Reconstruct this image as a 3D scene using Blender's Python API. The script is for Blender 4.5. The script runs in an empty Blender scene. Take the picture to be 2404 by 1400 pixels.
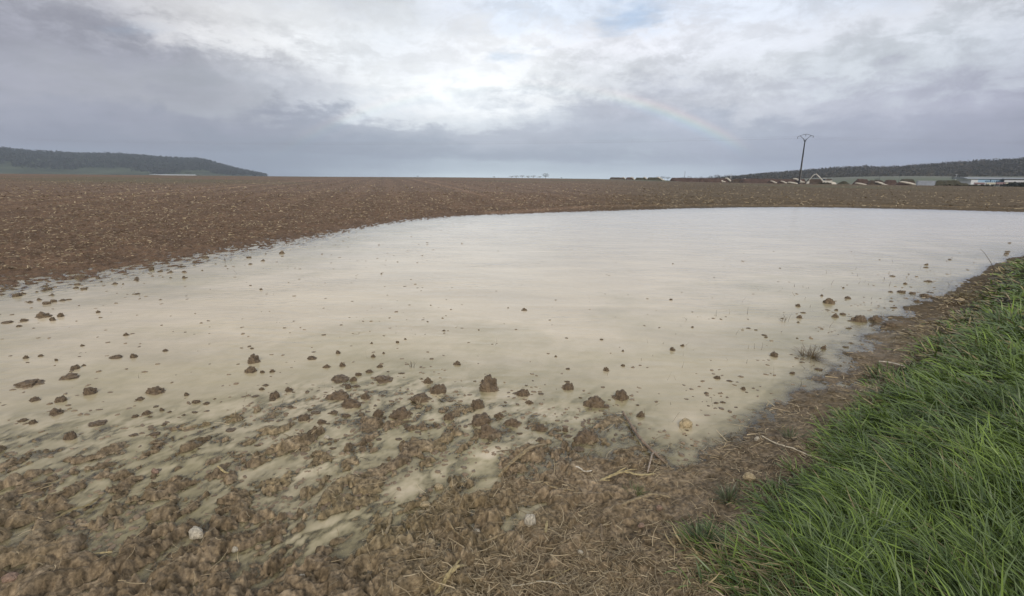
import bpy, math, random
import numpy as np
from math import radians, sin, cos, tan, atan, pi, hypot

random.seed(7)
rng = np.random.default_rng(7)
S = bpy.context.scene
COL = S.collection

# ------------------------------------------------------------------ camera
HC = 1.6
FOC = 1180.0                      # focal length in photo pixels (2404 wide)
PITCH = atan(282 / 1180)
ROLL = radians(0.62)
fwd = np.array([0, cos(PITCH), -sin(PITCH)])
r0 = np.array([1.0, 0, 0]); u0 = np.array([0, sin(PITCH), cos(PITCH)])
rgt = cos(ROLL) * r0 + sin(ROLL) * u0
upv = -sin(ROLL) * r0 + cos(ROLL) * u0
from mathutils import Matrix, Vector
cam = bpy.data.cameras.new('camera')
camo = bpy.data.objects.new('camera', cam); COL.objects.link(camo)
camo.matrix_world = Matrix((
    (rgt[0], upv[0], -fwd[0], 0), (rgt[1], upv[1], -fwd[1], 0), (rgt[2], upv[2], -fwd[2], HC), (0, 0, 0, 1)))
cam.sensor_width = 36.0
cam.lens = FOC / 2404 * 36.0
cam.clip_start = 0.05; cam.clip_end = 20000
S.camera = camo

def P(px, py, z=0.0):
    """photo pixel -> point on the level z"""
    d = fwd + rgt * (px - 1202) / FOC + upv * (700 - py) / FOC
    t = (z - HC) / d[2]
    return d[0] * t, d[1] * t

def PD(px, py, depth):
    """photo pixel -> point at a given depth"""
    d = fwd + rgt * (px - 1202) / FOC + upv * (700 - py) / FOC
    return np.array([d[0], d[1], d[2]]) * depth + np.array([0, 0, HC])

# ------------------------------------------------------------------ world
SUN_EL = radians(32.2); SUN_AZ = radians(180.5)     # behind the photographer
W = bpy.data.worlds.new('World'); S.world = W; W.use_nodes = True
N = W.node_tree.nodes; L = W.node_tree.links
N.clear()
def nd(t, **k):
    n = N.new(t)
    for a, b in k.items(): setattr(n, a, b)
    return n
def mth(op, a, b=None, c=None, clamp=False):
    n = N.new('ShaderNodeMath'); n.operation = op; n.use_clamp = clamp
    for i, v in enumerate((a, b, c)):
        if v is None: continue
        if isinstance(v, (int, float)): n.inputs[i].default_value = v
        else: L.new(v, n.inputs[i])
    return n.outputs[0]
def srgb(c):
    return tuple(((v / 255) / 12.92 if v / 255 <= 0.04045 else ((v / 255 + 0.055) / 1.055) ** 2.4) for v in c)
tc = nd('ShaderNodeTexCoord')
sep = nd('ShaderNodeSeparateXYZ'); L.new(tc.outputs['Generated'], sep.inputs[0])
az = mth('ARCTAN2', sep.outputs[0], sep.outputs[1])
el = mth('ARCSINE', sep.outputs[2])
# cloud-plane coordinates: flatter and smaller towards the horizon
den = mth('ADD', mth('MAXIMUM', sep.outputs[2], 0.0), 0.10)
cv = nd('ShaderNodeCombineXYZ')
L.new(mth('DIVIDE', sep.outputs[0], den), cv.inputs[0]); L.new(mth('DIVIDE', sep.outputs[1], den), cv.inputs[1])
def wnoise(scale, detail, rough=0.55, off=(0, 0, 0), dist=0.0, src=None):
    mp = nd('ShaderNodeMapping'); mp.inputs['Location'].default_value = off
    L.new(src or cv.outputs[0], mp.inputs[0])
    n = nd('ShaderNodeTexNoise'); n.inputs['Scale'].default_value = scale; n.inputs['Detail'].default_value = detail
    n.inputs['Roughness'].default_value = rough; n.inputs['Distortion'].default_value = dist
    L.new(mp.outputs[0], n.inputs['Vector'])
    return n
n1 = wnoise(0.55, 6, 0.55, (3, 1, 0)); n2 = wnoise(0.55, 6, 0.55, (9, 5, 4)); n3 = wnoise(1.3, 8, 0.6, (1, 7, 2), 0.4)
ae = nd('ShaderNodeCombineXYZ'); L.new(az, ae.inputs[0]); L.new(mth('MULTIPLY', el, 2.0), ae.inputs[1])
n4 = wnoise(5.0, 7, 0.6, (2, 2, 5), 0.3, ae.outputs[0])
n6 = wnoise(22.0, 6, 0.65, (3, 8, 5), 0.3, ae.outputs[0])
n5 = wnoise(11.0, 8, 0.68, (6, 1, 5), 0.2, ae.outputs[0])
azd = mth('ADD', az, mth('MULTIPLY', mth('SUBTRACT', n4.outputs[0], 0.5), 0.30))
lo = mth('MULTIPLY', mth('MAXIMUM', el, 0.0), 1.0)
amp = mth('MINIMUM', mth('MULTIPLY', lo, 0.9), 0.11)
eld = mth('ADD', el, mth('MULTIPLY', mth('MULTIPLY', mth('SUBTRACT', n1.outputs[0], 0.5), 2.0), amp))
eld = mth('ADD', eld, mth('MULTIPLY', mth('MULTIPLY', mth('SUBTRACT', n5.outputs[0], 0.5), 1.5), amp))
azt = mth('ADD', mth('DIVIDE', azd, radians(110)), 0.5, clamp=True)
AZ = [-52, -46, -38, -30, -22, -14, -7, 0, 7, 14, 22, 30, 38, 46, 52]
ROWS = [
 (0.0,  [(152,158,172),(152,158,172),(150,156,170),(148,156,170),(150,160,174),(188,200,209),(212,226,233),(218,230,236),(206,218,226),(202,214,223),(196,206,216),(168,176,192),(158,162,180),(152,156,172),(150,154,170)]),
 (1.2,  [(152,156,172),(152,156,172),(148,154,168),(146,153,166),(148,156,169),(166,176,188),(192,204,213),(198,210,218),(190,201,211),(190,201,211),(190,200,211),(164,171,188),(154,158,177),(150,154,170),(150,154,170)]),
 (2.6,  [(148,151,166),(148,151,166),(146,150,164),(143,149,162),(146,153,166),(156,164,177),(168,177,189),(171,179,191),(168,176,189),(172,180,192),(168,174,188),(160,166,182),(150,153,171),(146,149,165),(146,149,164)]),
 (4.5,  [(154,157,170),(154,157,170),(152,155,168),(147,151,164),(152,157,170),(172,179,190),(182,189,199),(182,188,199),(172,178,190),(176,182,194),(170,177,190),(166,172,186),(156,159,176),(152,155,170),(150,153,168)]),
 (6.8,  [(150,152,164),(150,152,164),(166,168,176),(154,158,167),(188,192,200),(220,225,230),(222,228,232),(212,218,224),(172,178,190),(186,190,201),(196,200,208),(188,192,202),(168,171,186),(156,158,174),(154,156,170)]),
 (9.8,  [(148,149,160),(148,149,160),(150,152,163),(148,150,160),(194,197,203),(226,229,231),(234,238,241),(238,241,243),(214,218,222),(194,197,205),(216,220,226),(202,208,215),(188,194,202),(176,180,192),(170,174,186)]),
 (13.2, [(162,164,175),(162,164,175),(164,165,173),(206,206,208),(222,224,226),(214,219,224),(222,224,228),(228,231,234),(222,224,230),(218,220,227),(212,216,224),(208,212,220),(204,208,216),(196,200,208),(188,192,202)]),
 (16.8, [(172,173,181),(172,173,181),(174,175,181),(176,176,180),(190,192,198),(196,202,208),(210,214,222),(208,218,232),(206,214,225),(206,215,230),(212,218,228),(198,205,217),(196,202,213),(188,193,204),(180,185,197)]),
 (26.0, [(165,167,175),(165,167,175),(168,170,178),(180,184,192),(196,202,212),(202,210,222),(206,214,226),(204,214,228),(205,214,227),(206,214,226),(204,211,222),(200,206,217),(196,202,213),(186,192,203),(180,185,197)]),
]
prev = None; pe = None
for e, cols in ROWS:
    cr = nd('ShaderNodeValToRGB'); cr.color_ramp.interpolation = 'B_SPLINE'
    els = cr.color_ramp.elements
    for i, (a, c) in enumerate(zip(AZ, cols)):
        p = min(1, max(0, a / 110 + 0.5)); c = srgb(c)
        if i == 0: q = els[0]; q.position = p
        elif i == len(AZ) - 1: q = els[len(els) - 1]; q.position = p
        else: q = els.new(p)
        q.color = (*c, 1)
    L.new(azt, cr.inputs[0])
    if prev is None: prev = cr.outputs[0]; pe = e; continue
    mr = nd('ShaderNodeMapRange'); mr.interpolation_type = 'SMOOTHSTEP'
    mr.inputs['From Min'].default_value = radians(pe); mr.inputs['From Max'].default_value = radians(e)
    L.new(eld, mr.inputs['Value'])
    mx = nd('ShaderNodeMix', data_type='RGBA')
    L.new(mr.outputs[0], mx.inputs['Factor']); L.new(prev, mx.inputs['A']); L.new(cr.outputs[0], mx.inputs['B'])
    prev = mx.outputs['Result']; pe = e
# billows and streaks inside the cloud layer
det = mth('ADD', mth('MULTIPLY', mth('SUBTRACT', n3.outputs[0], 0.5), 0.42), mth('MULTIPLY', mth('SUBTRACT', n2.outputs[0], 0.5), 0.42))
det = mth('ADD', det, mth('MULTIPLY', mth('SUBTRACT', n5.outputs[0], 0.5), 0.42))
det = mth('ADD', det, mth('MULTIPLY', mth('SUBTRACT', n6.outputs[0], 0.5), 0.22))
pf = nd('ShaderNodeMapRange'); pf.interpolation_type = 'SMOOTHSTEP'; L.new(n5.outputs[0], pf.inputs['Value'])
pf.inputs['From Min'].default_value = .44; pf.inputs['From Max'].default_value = .56; pf.inputs['To Min'].default_value = -.045; pf.inputs['To Max'].default_value = .045
ph = nd('ShaderNodeMapRange'); L.new(el, ph.inputs['Value']); ph.inputs['From Min'].default_value = radians(5); ph.inputs['From Max'].default_value = radians(10)
det = mth('ADD', det, mth('MULTIPLY', pf.outputs[0], ph.outputs[0]))
fade = mth('ADD', mth('MULTIPLY', mth('MINIMUM', mth('MULTIPLY', lo, 5.0), 1.0), 0.85), 0.15)
gain = mth('ADD', mth('MULTIPLY', det, fade), 1.0)
cl = nd('ShaderNodeVectorMath', operation='SCALE'); L.new(prev, cl.inputs[0]); L.new(gain, cl.inputs['Scale'])
# rainbow: 42 degrees round the point opposite the sun
a0 = (sin(SUN_AZ + pi) * cos(-SUN_EL), cos(SUN_AZ + pi) * cos(SUN_EL), sin(-SUN_EL))
dp = nd('ShaderNodeVectorMath', operation='DOT_PRODUCT'); L.new(tc.outputs['Generated'], dp.inputs[0]); dp.inputs[1].default_value = a0
ang = mth('ARCCOSINE', dp.outputs['Value'])
rb = nd('ShaderNodeValToRGB'); L.new(mth('DIVIDE', mth('SUBTRACT', ang, radians(38.5)), radians(6.0), clamp=True), rb.inputs[0])
E_ = rb.color_ramp.elements; E_[0].position = 0; E_[0].color = (0.10, 0.10, 0.12, 1); E_[1].position = 1; E_[1].color = (0, 0, 0, 1)
for p, c in [(0.36, (0.12, 0.11, 0.16)), (0.43, (0.12, 0.26, 0.40)), (0.49, (0.20, 0.50, 0.36)), (0.54, (0.55, 0.55, 0.22)), (0.59, (0.62, 0.34, 0.18)), (0.66, (0.06, 0.02, 0.02)), (0.72, (0, 0, 0))]:
    q = E_.new(p); q.color = (*c, 1)
rm = nd('ShaderNodeValToRGB'); L.new(mth('ADD', mth('DIVIDE', az, radians(110)), 0.5, clamp=True), rm.inputs[0])
E_ = rm.color_ramp.elements; E_[0].position = 0.26; E_[0].color = (0, 0, 0, 1); E_[1].position = 0.725; E_[1].color = (0, 0, 0, 1)
for p, v in [(0.32, .25), (0.36, .32), (0.42, .25), (0.5, .10), (0.58, .15), (0.62, .7), (0.665, 1.0), (0.70, .7)]:
    q = E_.new(p); q.color = (v, v, v, 1)
rs = nd('ShaderNodeVectorMath', operation='SCALE'); L.new(rb.outputs[0], rs.inputs[0])
L.new(mth('MULTIPLY', rm.outputs[0], 0.20), rs.inputs['Scale'])
ad = nd('ShaderNodeVectorMath', operation='ADD'); L.new(cl.outputs[0], ad.inputs[0]); L.new(rs.outputs[0], ad.inputs[1])
up10 = nd('ShaderNodeVectorMath', operation='SCALE'); L.new(ad.outputs[0], up10.inputs[0]); up10.inputs['Scale'].default_value = 10.0
sky = nd('ShaderNodeTexSky'); sky.sky_type = 'NISHITA'; sky.sun_disc = False
sky.sun_elevation = SUN_EL; sky.sun_rotation = SUN_AZ
# the blue shows through small gaps high in the cloud
gap = nd('ShaderNodeMapRange'); gap.interpolation_type = 'SMOOTHSTEP'
ng = wnoise(0.9, 6, 0.55, (4.3, 2.1, 8), 0.2)
L.new(ng.outputs[0], gap.inputs['Value']); gap.inputs['From Min'].default_value = 0.61; gap.inputs['From Max'].default_value = 0.70
ghi = nd('ShaderNodeMapRange'); L.new(el, ghi.inputs['Value']); ghi.inputs['From Min'].default_value = radians(9); ghi.inputs['From Max'].default_value = radians(15)
gf = mth('MULTIPLY', mth('MULTIPLY', gap.outputs[0], ghi.outputs[0]), 0.6)
sm = nd('ShaderNodeMix', data_type='RGBA'); L.new(gf, sm.inputs['Factor']); L.new(up10.outputs[0], sm.inputs['A']); L.new(sky.outputs[0], sm.inputs['B'])
bg = nd('ShaderNodeBackground'); bg.inputs['Strength'].default_value = 0.1; L.new(sm.outputs['Result'], bg.inputs[0])
wo = nd('ShaderNodeOutputWorld'); L.new(bg.outputs[0], wo.inputs[0])

# ------------------------------------------------------------------ sun
sl = bpy.data.lights.new('sun', 'SUN'); sl.energy = 1.3; sl.angle = radians(14); sl.color = (1.0, 0.93, 0.83)
so = bpy.data.objects.new('sun', sl); COL.objects.link(so)
sd = Vector((sin(SUN_AZ) * cos(SUN_EL), cos(SUN_AZ) * cos(SUN_EL), sin(SUN_EL)))
so.rotation_euler = (-sd).to_track_quat('-Z', 'Y').to_euler()
so.location = (0, -20, 30)
S.view_settings.view_transform = 'Standard'; S.view_settings.look = 'None'
S.view_settings.exposure = 0.33; S.view_settings.gamma = 1.0
S.cycles.volume_bounces = 0; S.cycles.max_bounces = 6; S.cycles.transparent_max_bounces = 12

# ------------------------------------------------------------------ helpers
def tag(o, label=None, cat=None, group=None, kind=None):
    if label: o['label'] = label
    if cat: o['category'] = cat
    if group: o['group'] = group
    if kind: o['kind'] = kind
    return o

def mesh_np(name, v, f, mat, parent=None, smooth=True, attr=None, fattr=None):
    """v (n,3); f (m,k) array of equal-size faces, or a list of such arrays"""
    fs = f if isinstance(f, list) else [f]
    me = bpy.data.meshes.new(name)
    me.vertices.add(len(v)); me.vertices.foreach_set('co', np.ascontiguousarray(v, dtype=np.float32).ravel())
    nl = sum(a.size for a in fs); npol = sum(len(a) for a in fs)
    me.loops.add(nl); me.polygons.add(npol)
    me.loops.foreach_set('vertex_index', np.concatenate([a.ravel() for a in fs]).astype(np.int32))
    st = []; t = 0
    for a in fs:
        st.append(t + np.arange(len(a)) * a.shape[1]); t += a.size
    me.polygons.foreach_set('loop_start', np.concatenate(st).astype(np.int32))
    me.polygons.foreach_set('use_smooth', np.full(npol, smooth))
    me.update(calc_edges=True)
    for k, a in (attr or {}).items():
        if a.ndim == 1:
            at = me.attributes.new(k, 'FLOAT', 'POINT'); at.data.foreach_set('value', a.astype(np.float32))
        else:
            at = me.attributes.new(k, 'FLOAT_COLOR', 'POINT')
            c = np.ones((len(a), 4), np.float32); c[:, :3] = a; at.data.foreach_set('color', c.ravel())
    if mat: me.materials.append(mat)
    o = bpy.data.objects.new(name, me); COL.objects.link(o)
    if parent: o.parent = parent
    return o

class MB:
    """collects simple shapes into one mesh"""
    def __init__(s): s.v = []; s.f = []
    def add(s, v, f):
        n = len(s.v); s.v += [tuple(p) for p in v]; s.f += [tuple(i + n for i in q) for q in f]
    def box(s, c, d, rz=0, top=(1, 1), sh=(0, 0)):
        cx, cy, cz = c; hx, hy, hz = d[0] / 2, d[1] / 2, d[2] / 2; v = []
        for k, (sx, sy, sz) in enumerate([(-1,-1,-1),(1,-1,-1),(1,1,-1),(-1,1,-1),(-1,-1,1),(1,-1,1),(1,1,1),(-1,1,1)]):
            fx = top[0] if sz > 0 else 1; fy = top[1] if sz > 0 else 1
            x = sx * hx * fx + (sh[0] if sz > 0 else 0); y = sy * hy * fy + (sh[1] if sz > 0 else 0)
            v.append((cx + x * cos(rz) - y * sin(rz), cy + x * sin(rz) + y * cos(rz), cz + sz * hz))
        s.add(v, [(0,3,2,1),(4,5,6,7),(0,1,5,4),(1,2,6,5),(2,3,7,6),(3,0,4,7)])
    def tube(s, pts, rad, n=8, flat=1.0):
        pts = [Vector(p) for p in pts]
        if not isinstance(rad, (list, tuple)): rad = [rad] * len(pts)
        v = []; f = []
        for i, p in enumerate(pts):
            t = (pts[min(i + 1, len(pts) - 1)] - pts[max(i - 1, 0)]).normalized()
            a = t.cross(Vector((0, 0, 1)));  a = Vector((1, 0, 0)) if a.length < 1e-3 else a.normalized()
            b = a.cross(t)
            for k in range(n):
                th = 2 * pi * k / n
                v.append(p + a * cos(th) * rad[i] + b * sin(th) * rad[i] * flat)
        for i in range(len(pts) - 1):
            for k in range(n):
                f.append((i*n+k, i*n+(k+1)%n, (i+1)*n+(k+1)%n, (i+1)*n+k))
        f.append(tuple(range(n))[::-1]); f.append(tuple((len(pts)-1)*n + k for k in range(n)))
        s.add(v, f)
    def build(s, name, mat, parent=None, smooth=False):
        me = bpy.data.meshes.new(name); me.from_pydata(s.v, [], s.f); me.update()
        me.polygons.foreach_set('use_smooth', [smooth] * len(me.polygons))
        me.materials.append(mat)
        o = bpy.data.objects.new(name, me); COL.objects.link(o)
        if parent: o.parent = parent
        return o

def empty(name, loc, rz=0):
    o = bpy.data.objects.new(name, None); COL.objects.link(o); o.location = loc; o.rotation_euler = (0, 0, rz)
    o.empty_display_size = 0.2
    return o

# --- numpy noise
PERM = rng.permutation(256).astype(np.int64); PERM = np.concatenate([PERM, PERM, PERM])
GA = rng.uniform(0, 2 * pi, 256); GX = np.cos(GA); GY = np.sin(GA)
def perlin(x, y):
    xi = np.floor(x).astype(np.int64); yi = np.floor(y).astype(np.int64)
    xf = x - xi; yf = y - yi; xi &= 255; yi &= 255
    u = xf * xf * xf * (xf * (xf * 6 - 15) + 10); v = yf * yf * yf * (yf * (yf * 6 - 15) + 10)
    def g(ix, iy, dx, dy):
        h = PERM[PERM[ix] + iy] & 255
        return GX[h] * dx + GY[h] * dy
    a = g(xi, yi, xf, yf); b = g(xi + 1, yi, xf - 1, yf); c = g(xi, yi + 1, xf, yf - 1); d = g(xi + 1, yi + 1, xf - 1, yf - 1)
    return ((a + u * (b - a)) + v * ((c + u * (d - c)) - (a + u * (b - a)))) * 1.5
def fbm(x, y, o=4, g=0.5):
    s = 0; a = 1; t = 0
    for i in range(o):
        s = s + a * perlin(x + 17.3 * i, y - 9.1 * i); t += a; a *= g; x = x * 2.03; y = y * 2.03
    return s / t
def billow(x, y, o=3, g=0.55):
    s = 0; a = 1; t = 0
    for i in range(o):
        s = s + a * (1 - 2.4 * np.abs(perlin(x + 31.7 * i, y + 4.4 * i))); t += a; a *= g; x = x * 2.1; y = y * 2.1
    return -s / t                                    # rounded lumps, sharp creases
def sstep(x, a, b):
    t = np.clip((x - a) / (b - a), 0, 1); return t * t * (3 - 2 * t)
def poly_sd(x, y, poly):
    """signed distance, positive inside"""
    best = np.full(x.shape, 1e9); ins = np.zeros(x.shape, bool); n = len(poly)
    for i in range(n):
        ax, ay = poly[i]; bx, by = poly[(i + 1) % n]
        dx, dy = bx - ax, by - ay; l2 = dx * dx + dy * dy + 1e-12
        t = np.clip(((x - ax) * dx + (y - ay) * dy) / l2, 0, 1)
        best = np.minimum(best, (x - ax - t * dx) ** 2 + (y - ay - t * dy) ** 2)
        if ay != by:
            c = ((ay > y) != (by > y)) & (x < dx * (y - ay) / (by - ay) + ax); ins ^= c
    d = np.sqrt(best)
    return np.where(ins, d, -d)

# ------------------------------------------------------------------ the lie of the land
OPEN = [(-500,735),(0,700),(150,680),(350,643),(560,604),(720,575),(860,541),(980,521),(1100,510),(1300,501),(1500,495),(1700,491),(1850,490),(2000,492),(2200,496),(2404,503),(2900,527),
        (2950,556),(2404,580),(2270,640),(2130,690),(2030,720),(2000,760),(1920,820),(1850,870),(1780,935),(1700,985),(1620,1020),(1540,1010),(1470,975),(1400,960),(1300,985),(1180,950),(1020,925),(880,905),(760,935),(620,955),(480,985),(300,1010),(0,1025),(-500,1080)]
WET = [(-500,700),(0,648),(200,628),(400,594),(560,570),(700,552),(840,527),(960,512),(1100,503.5),(1300,497.5),(1500,491.5),(1700,487),(1850,485.5),(2000,487.5),(2200,492),(2404,497),(2900,512),
       (2950,580),(2404,615),(2320,665),(2210,700),(2150,760),(2090,830),(2030,880),(1940,930),(1830,985),(1760,1040),(1660,1085),(1560,1115),(1480,1085),(1400,1080),(1330,1100),(1240,1115),(1130,1150),(1000,1190),(900,1245),(780,1290),(600,1330),(400,1300),(200,1310),(0,1290),(-500,1370)]
GRASS = [(2330,628),(2404,600),(2700,565),(3600,560),(4600,1500),(2900,2600),(1850,1900),(1640,1450),(1600,1340),(1650,1270),(1775,1205),(1850,1125),(1905,1055),(1950,1010),(2020,950),(2085,885),(2130,830),(2190,765),(2260,715),(2290,675)]
def wp(l): return [P(a, b) for a, b in l]
OPEN_W, WET_W, GRASS_W = wp(OPEN), wp(WET), wp(GRASS)
# (polyline in the photo, half width in metres, height)
FEAT = [
 ([(660,1285),(850,1215),(1010,1135),(1150,1065)], .085, -.062), ([(1150,1065),(1230,1030)], .06, -.06),
 ([(1190,1235),(1265,1190)], .045, -.10), ([(930,1150),(1000,1110)], .05, -.04), ([(1120,1150),(1180,1120)], .04, -.04),
 ([(60,1165),(400,1100),(560,1050)], .035, -.04), ([(130,1228),(250,1165)], .035, -.04), ([(250,1255),(370,1190)], .035, -.045),
 ([(480,1195),(560,1120),(640,1090)], .04, -.03), ([(700,1120),(800,1080),(870,1060)], .05, -.03), ([(800,1015),(870,1020)], .04, -.03),
 ([(1620,1075),(1540,1100)], .06, -.035), ([(1980,905),(2050,890)], .06, -.04), ([(1640,960),(1600,1000)], .1, -.03), ([(1000,980),(1110,1000)], .05, -.03), ([(1270,965),(1370,985)], .10, -.03),
 ([(0,1145),(160,1095),(290,1045),(480,1000),(600,968)], .045, .05), ([(0,1060),(60,1050)], .07, .05), ([(10,1225),(140,1180)], .04, .045),
 ([(180,1240),(360,1170)], .06, .05), ([(280,1125),(400,1075),(470,1050)], .04, .045), ([(550,1095),(680,1050),(740,1020)], .055, .045),
 ([(640,1010),(700,1000)], .04, .04), ([(860,985),(960,1010)], .035, .045), ([(980,1072),(1085,1035)], .03, .04), ([(1040,1140),(1100,1130)], .05, .05),
 ([(1120,1018),(1170,1005)], .03, .03), ([(400,1145),(520,1140)], .035, .03), ([(760,1190),(850,1130)], .04, .035), ([(1200,1075),(1300,1060)], .07, .03),
 ([(1400,1000),(1450,980),(1480,1000)], .06, .035), ([(2020,748),(2090,745)], .12, .045), ([(2080,765),(2120,762)], .12, .05), ([(2140,725),(2230,720)], .14, .06),
 ([(2060,790),(2140,800)], .13, .05), ([(2000,835),(2080,850)], .10, .045), ([(1930,890),(2000,880)], .09, .04), ([(1860,925),(1960,935)], .08, .035), ([(1880,835),(1920,840)], .06, .04), ([(1780,960),(1880,950)],.08,.03),
]
FEAT_W = [(wp(l), w, h) for l, w, h in FEAT]
FA = radians(33)
def land(x, y, fine=True):
    r = np.hypot(x, y); az = np.degrees(np.arctan2(x, y))
    wob = 0.22 * np.clip(r / 12, 0.25, 1.4)
    wx = x + wob * fbm(x * 0.9 + 5, y * 0.9, 3); wy = y + wob * fbm(x * 0.9, y * 0.9 + 9, 3)
    a = poly_sd(wx, wy, OPEN_W); b = poly_sd(wx, wy, WET_W)
    t = np.clip(a / 1e-6, 0, 1)
    tr = np.clip(-a / (np.maximum(-a, 0) + np.maximum(b, 0) + 1e-6), 0, 1)
    base = np.where(a > 0, -0.045 - 0.03 * np.minimum(a, 4), np.where(b > 0, -0.034 + 0.045 * tr, 0.018 + 0.045 * (1 - np.exp(np.minimum(b, 0) / 0.7))))
    dB = np.maximum(-b, 0)
    # the field climbs gently beyond the pond; it falls away past its right-hand end
    far = (y > 6) & (b < 0)
    q = sstep(az, 8, 30)
    zl = (1.50 - .65 * sstep(-az, 4, 24)) * (1 - np.exp(-dB / 85)) - 6 * sstep(r, 420, 620)
    zr = 0.88 * (1 - np.exp(-dB / 32)) - 1.6 * sstep(r, 150, 215) + (1.5 + 9.0 * sstep(az, 20, 38)) * sstep(r, 330, 900)
    base = base + np.where(far | (r > 40), (zl * (1 - q) + zr * q), 0)
    g = poly_sd(x, y, GRASS_W)
    base = base + 0.16 * sstep(g, -0.05, 0.9) + 0.03 * sstep(g, -.3, 0.1)
    n = 0
    near = np.exp(-np.maximum(r - 30, 0) / 60)
    u = x * sin(FA) + y * cos(FA); v = x * cos(FA) - y * sin(FA)
    left = sstep(-(x - 0.30 * (y - 1.6)), -0.9, 0.5)      # churned, furrowed mud to the left; trodden to the right
    bank = sstep(y, 5, 7) * (b < 0)
    deep = sstep(a, 0.0, 0.5)
    fur = fbm(u * 1.7, v * 7.5, 3)
    lum = fbm(x * 9, y * 9, 3, 0.6)
    shore = 1 - 0.80 * deep
    plate = lambda q, lo_, hi_: sstep(q, lo_, hi_) - .5          # flat-topped crusts with steep broken sides
    isl = fbm((u + .08 * perlin(x * 3, y * 3)) * 5.2, (v + .08 * perlin(x * 3 + 9, y * 3)) * 7.4, 4, .64); amt = .26 + .80 * left
    n = n + (0.009 * fur * (0.40 + 0.80 * left) + (0.024 * isl + 0.034 * plate(isl, -.12, .18)) * amt + 0.010 * lum * amt) * shore * near
    n = n + bank * (0.030 * fbm(x * 4.2, y * 4.2, 3, 0.7) + 0.042 * (billow(x * 3.4 + 3, y * 3.4, 3, .6) + .2)) * near * np.clip(dB / 1.2, 0.25, 1)
    rt = sstep(x - 0.6 * y, 0, 3) * (b > 0) * sstep(-a, -0.6, 0)
    n = n + rt * 0.016 * fbm(u * 3, v * 14, 3)
    if fine:
        fr_ = amt * shore * np.exp(-np.maximum(r - 9, 0) / 22); fn_ = amt * shore * np.exp(-np.maximum(r - 3.5, 0) / 5)
        w1 = .03 * perlin(x * 9, y * 9); w2 = .03 * perlin(x * 9 + 40, y * 9)
        c1 = fbm((u + w1) * 12, (v + w2) * 15, 5, .66); c2 = fbm((u + w2) * 19, (v + w1) * 30, 4, .65); c3 = fbm(u * 55, v * 75, 2, .7)
        sl = np.clip(.7 + 1.4 * fbm(x * 2.1 + 30, y * 2.1, 2), .15, 1.4)     # slick patches between the broken ones
        n = n + (.013 * plate(c1, -.10, .12) + .012 * c1) * fr_ * (.5 + .5 * sl) + (.0060 * plate(c2, -.12, .12) + .004 * c2) * fn_ * (.3 + .7 * sl) + .0050 * c3 * fn_
    z = base + n
    nearf = (r < 14)
    if nearf.any():
        xn, yn = x[nearf], y[nearf]; xs = wx[nearf] * .3 + xn * .7 + .05 * fbm(xn * 7, yn * 7 + 3, 3, .7); ys = wy[nearf] * .3 + yn * .7 + .05 * fbm(xn * 7 + 8, yn * 7, 3, .7); brk = np.clip(1.0 + .8 * fbm(xn * 4, yn * 4 + 20, 2), .2, 1.6); add = np.zeros(xs.shape)
        for l, w, h in FEAT_W:
            d2 = np.full(xs.shape, 1e9)
            for i in range(len(l) - 1):
                ax, ay = l[i]; bx, by = l[i + 1]; dx, dy = bx - ax, by - ay
                tt = np.clip(((xs - ax) * dx + (ys - ay) * dy) / (dx * dx + dy * dy), 0, 1)
                d2 = np.minimum(d2, (xs - ax - tt * dx) ** 2 + (ys - ay - tt * dy) ** 2)
            add += h * (.62 if h > 0 else 1) * np.exp(-d2 / (w * w)) * brk
        z[nearf] += add * .72
    return z, a, b, g

# polar grid centred below the viewer: spacing grows with distance
rad = [0.25]
while rad[-1] < 1.2: rad.append(rad[-1] + 0.03)
while rad[-1] < 45: rad.append(rad[-1] * 1.0030)
while rad[-1] < 260: rad.append(rad[-1] * 1.012)
while rad[-1] < 3000: rad.append(rad[-1] * 1.05)
rad = np.array(rad)
ang = np.radians(np.concatenate([np.arange(-180, -60, 3.0), np.arange(-60, 60, 0.14), np.arange(60, 180, 3.0)]))
na = len(ang); nr = len(rad)
AA, RR = np.meshgrid(ang, rad)
X = (RR * np.sin(AA)).ravel(); Y = (RR * np.cos(AA)).ravel()
Z, DA, DBB, DG = land(X, Y)
idx = np.arange(na * nr).reshape(nr, na)
nx = np.roll(idx, -1, axis=1)
quads = np.stack([idx[:-1], nx[:-1], nx[1:], idx[1:]], -1).reshape(-1, 4)
R_ = np.hypot(X, Y); AZD = np.degrees(np.arctan2(X, Y))
# colour of the soil itself, point by point; shade painted in under the grass
def mixc(a, b, t): return a * (1 - t[:, None]) + b * t[:, None]
c_mud = np.array([0.330, 0.250, 0.158]); c_dark = np.array([0.155, 0.112, 0.062]); c_field = np.array([0.205, 0.132, 0.083]); c_ol = np.array([0.30, 0.245, 0.120])
t1 = np.clip(0.5 + 1.1 * fbm(X * 2.3, Y * 2.3, 4), 0, 1); t2 = np.clip(0.5 + 1.6 * fbm(X * 13, Y * 13, 2), 0, 1)
tone = mixc(np.tile(c_dark, (len(X), 1)), np.tile(c_mud, (len(X), 1)), 0.45 * t1 + 0.55 * t2)
tone = mixc(tone, np.tile(c_ol, (len(X), 1)), 0.45 * np.clip(1.5 * fbm(X * 1.1 + 40, Y * 1.1, 3), 0, 1))
t3 = np.clip(1.0 + 1.1 * fbm(X * 40, Y * 40, 2, .7), .45, 1.5); tone = tone * (1 + (t3 - 1) * np.exp(-np.maximum(R_ - 3, 0) / 4))[:, None]
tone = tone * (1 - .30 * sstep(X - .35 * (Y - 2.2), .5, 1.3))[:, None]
fld = sstep(Y, 4.5, 7)
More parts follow.
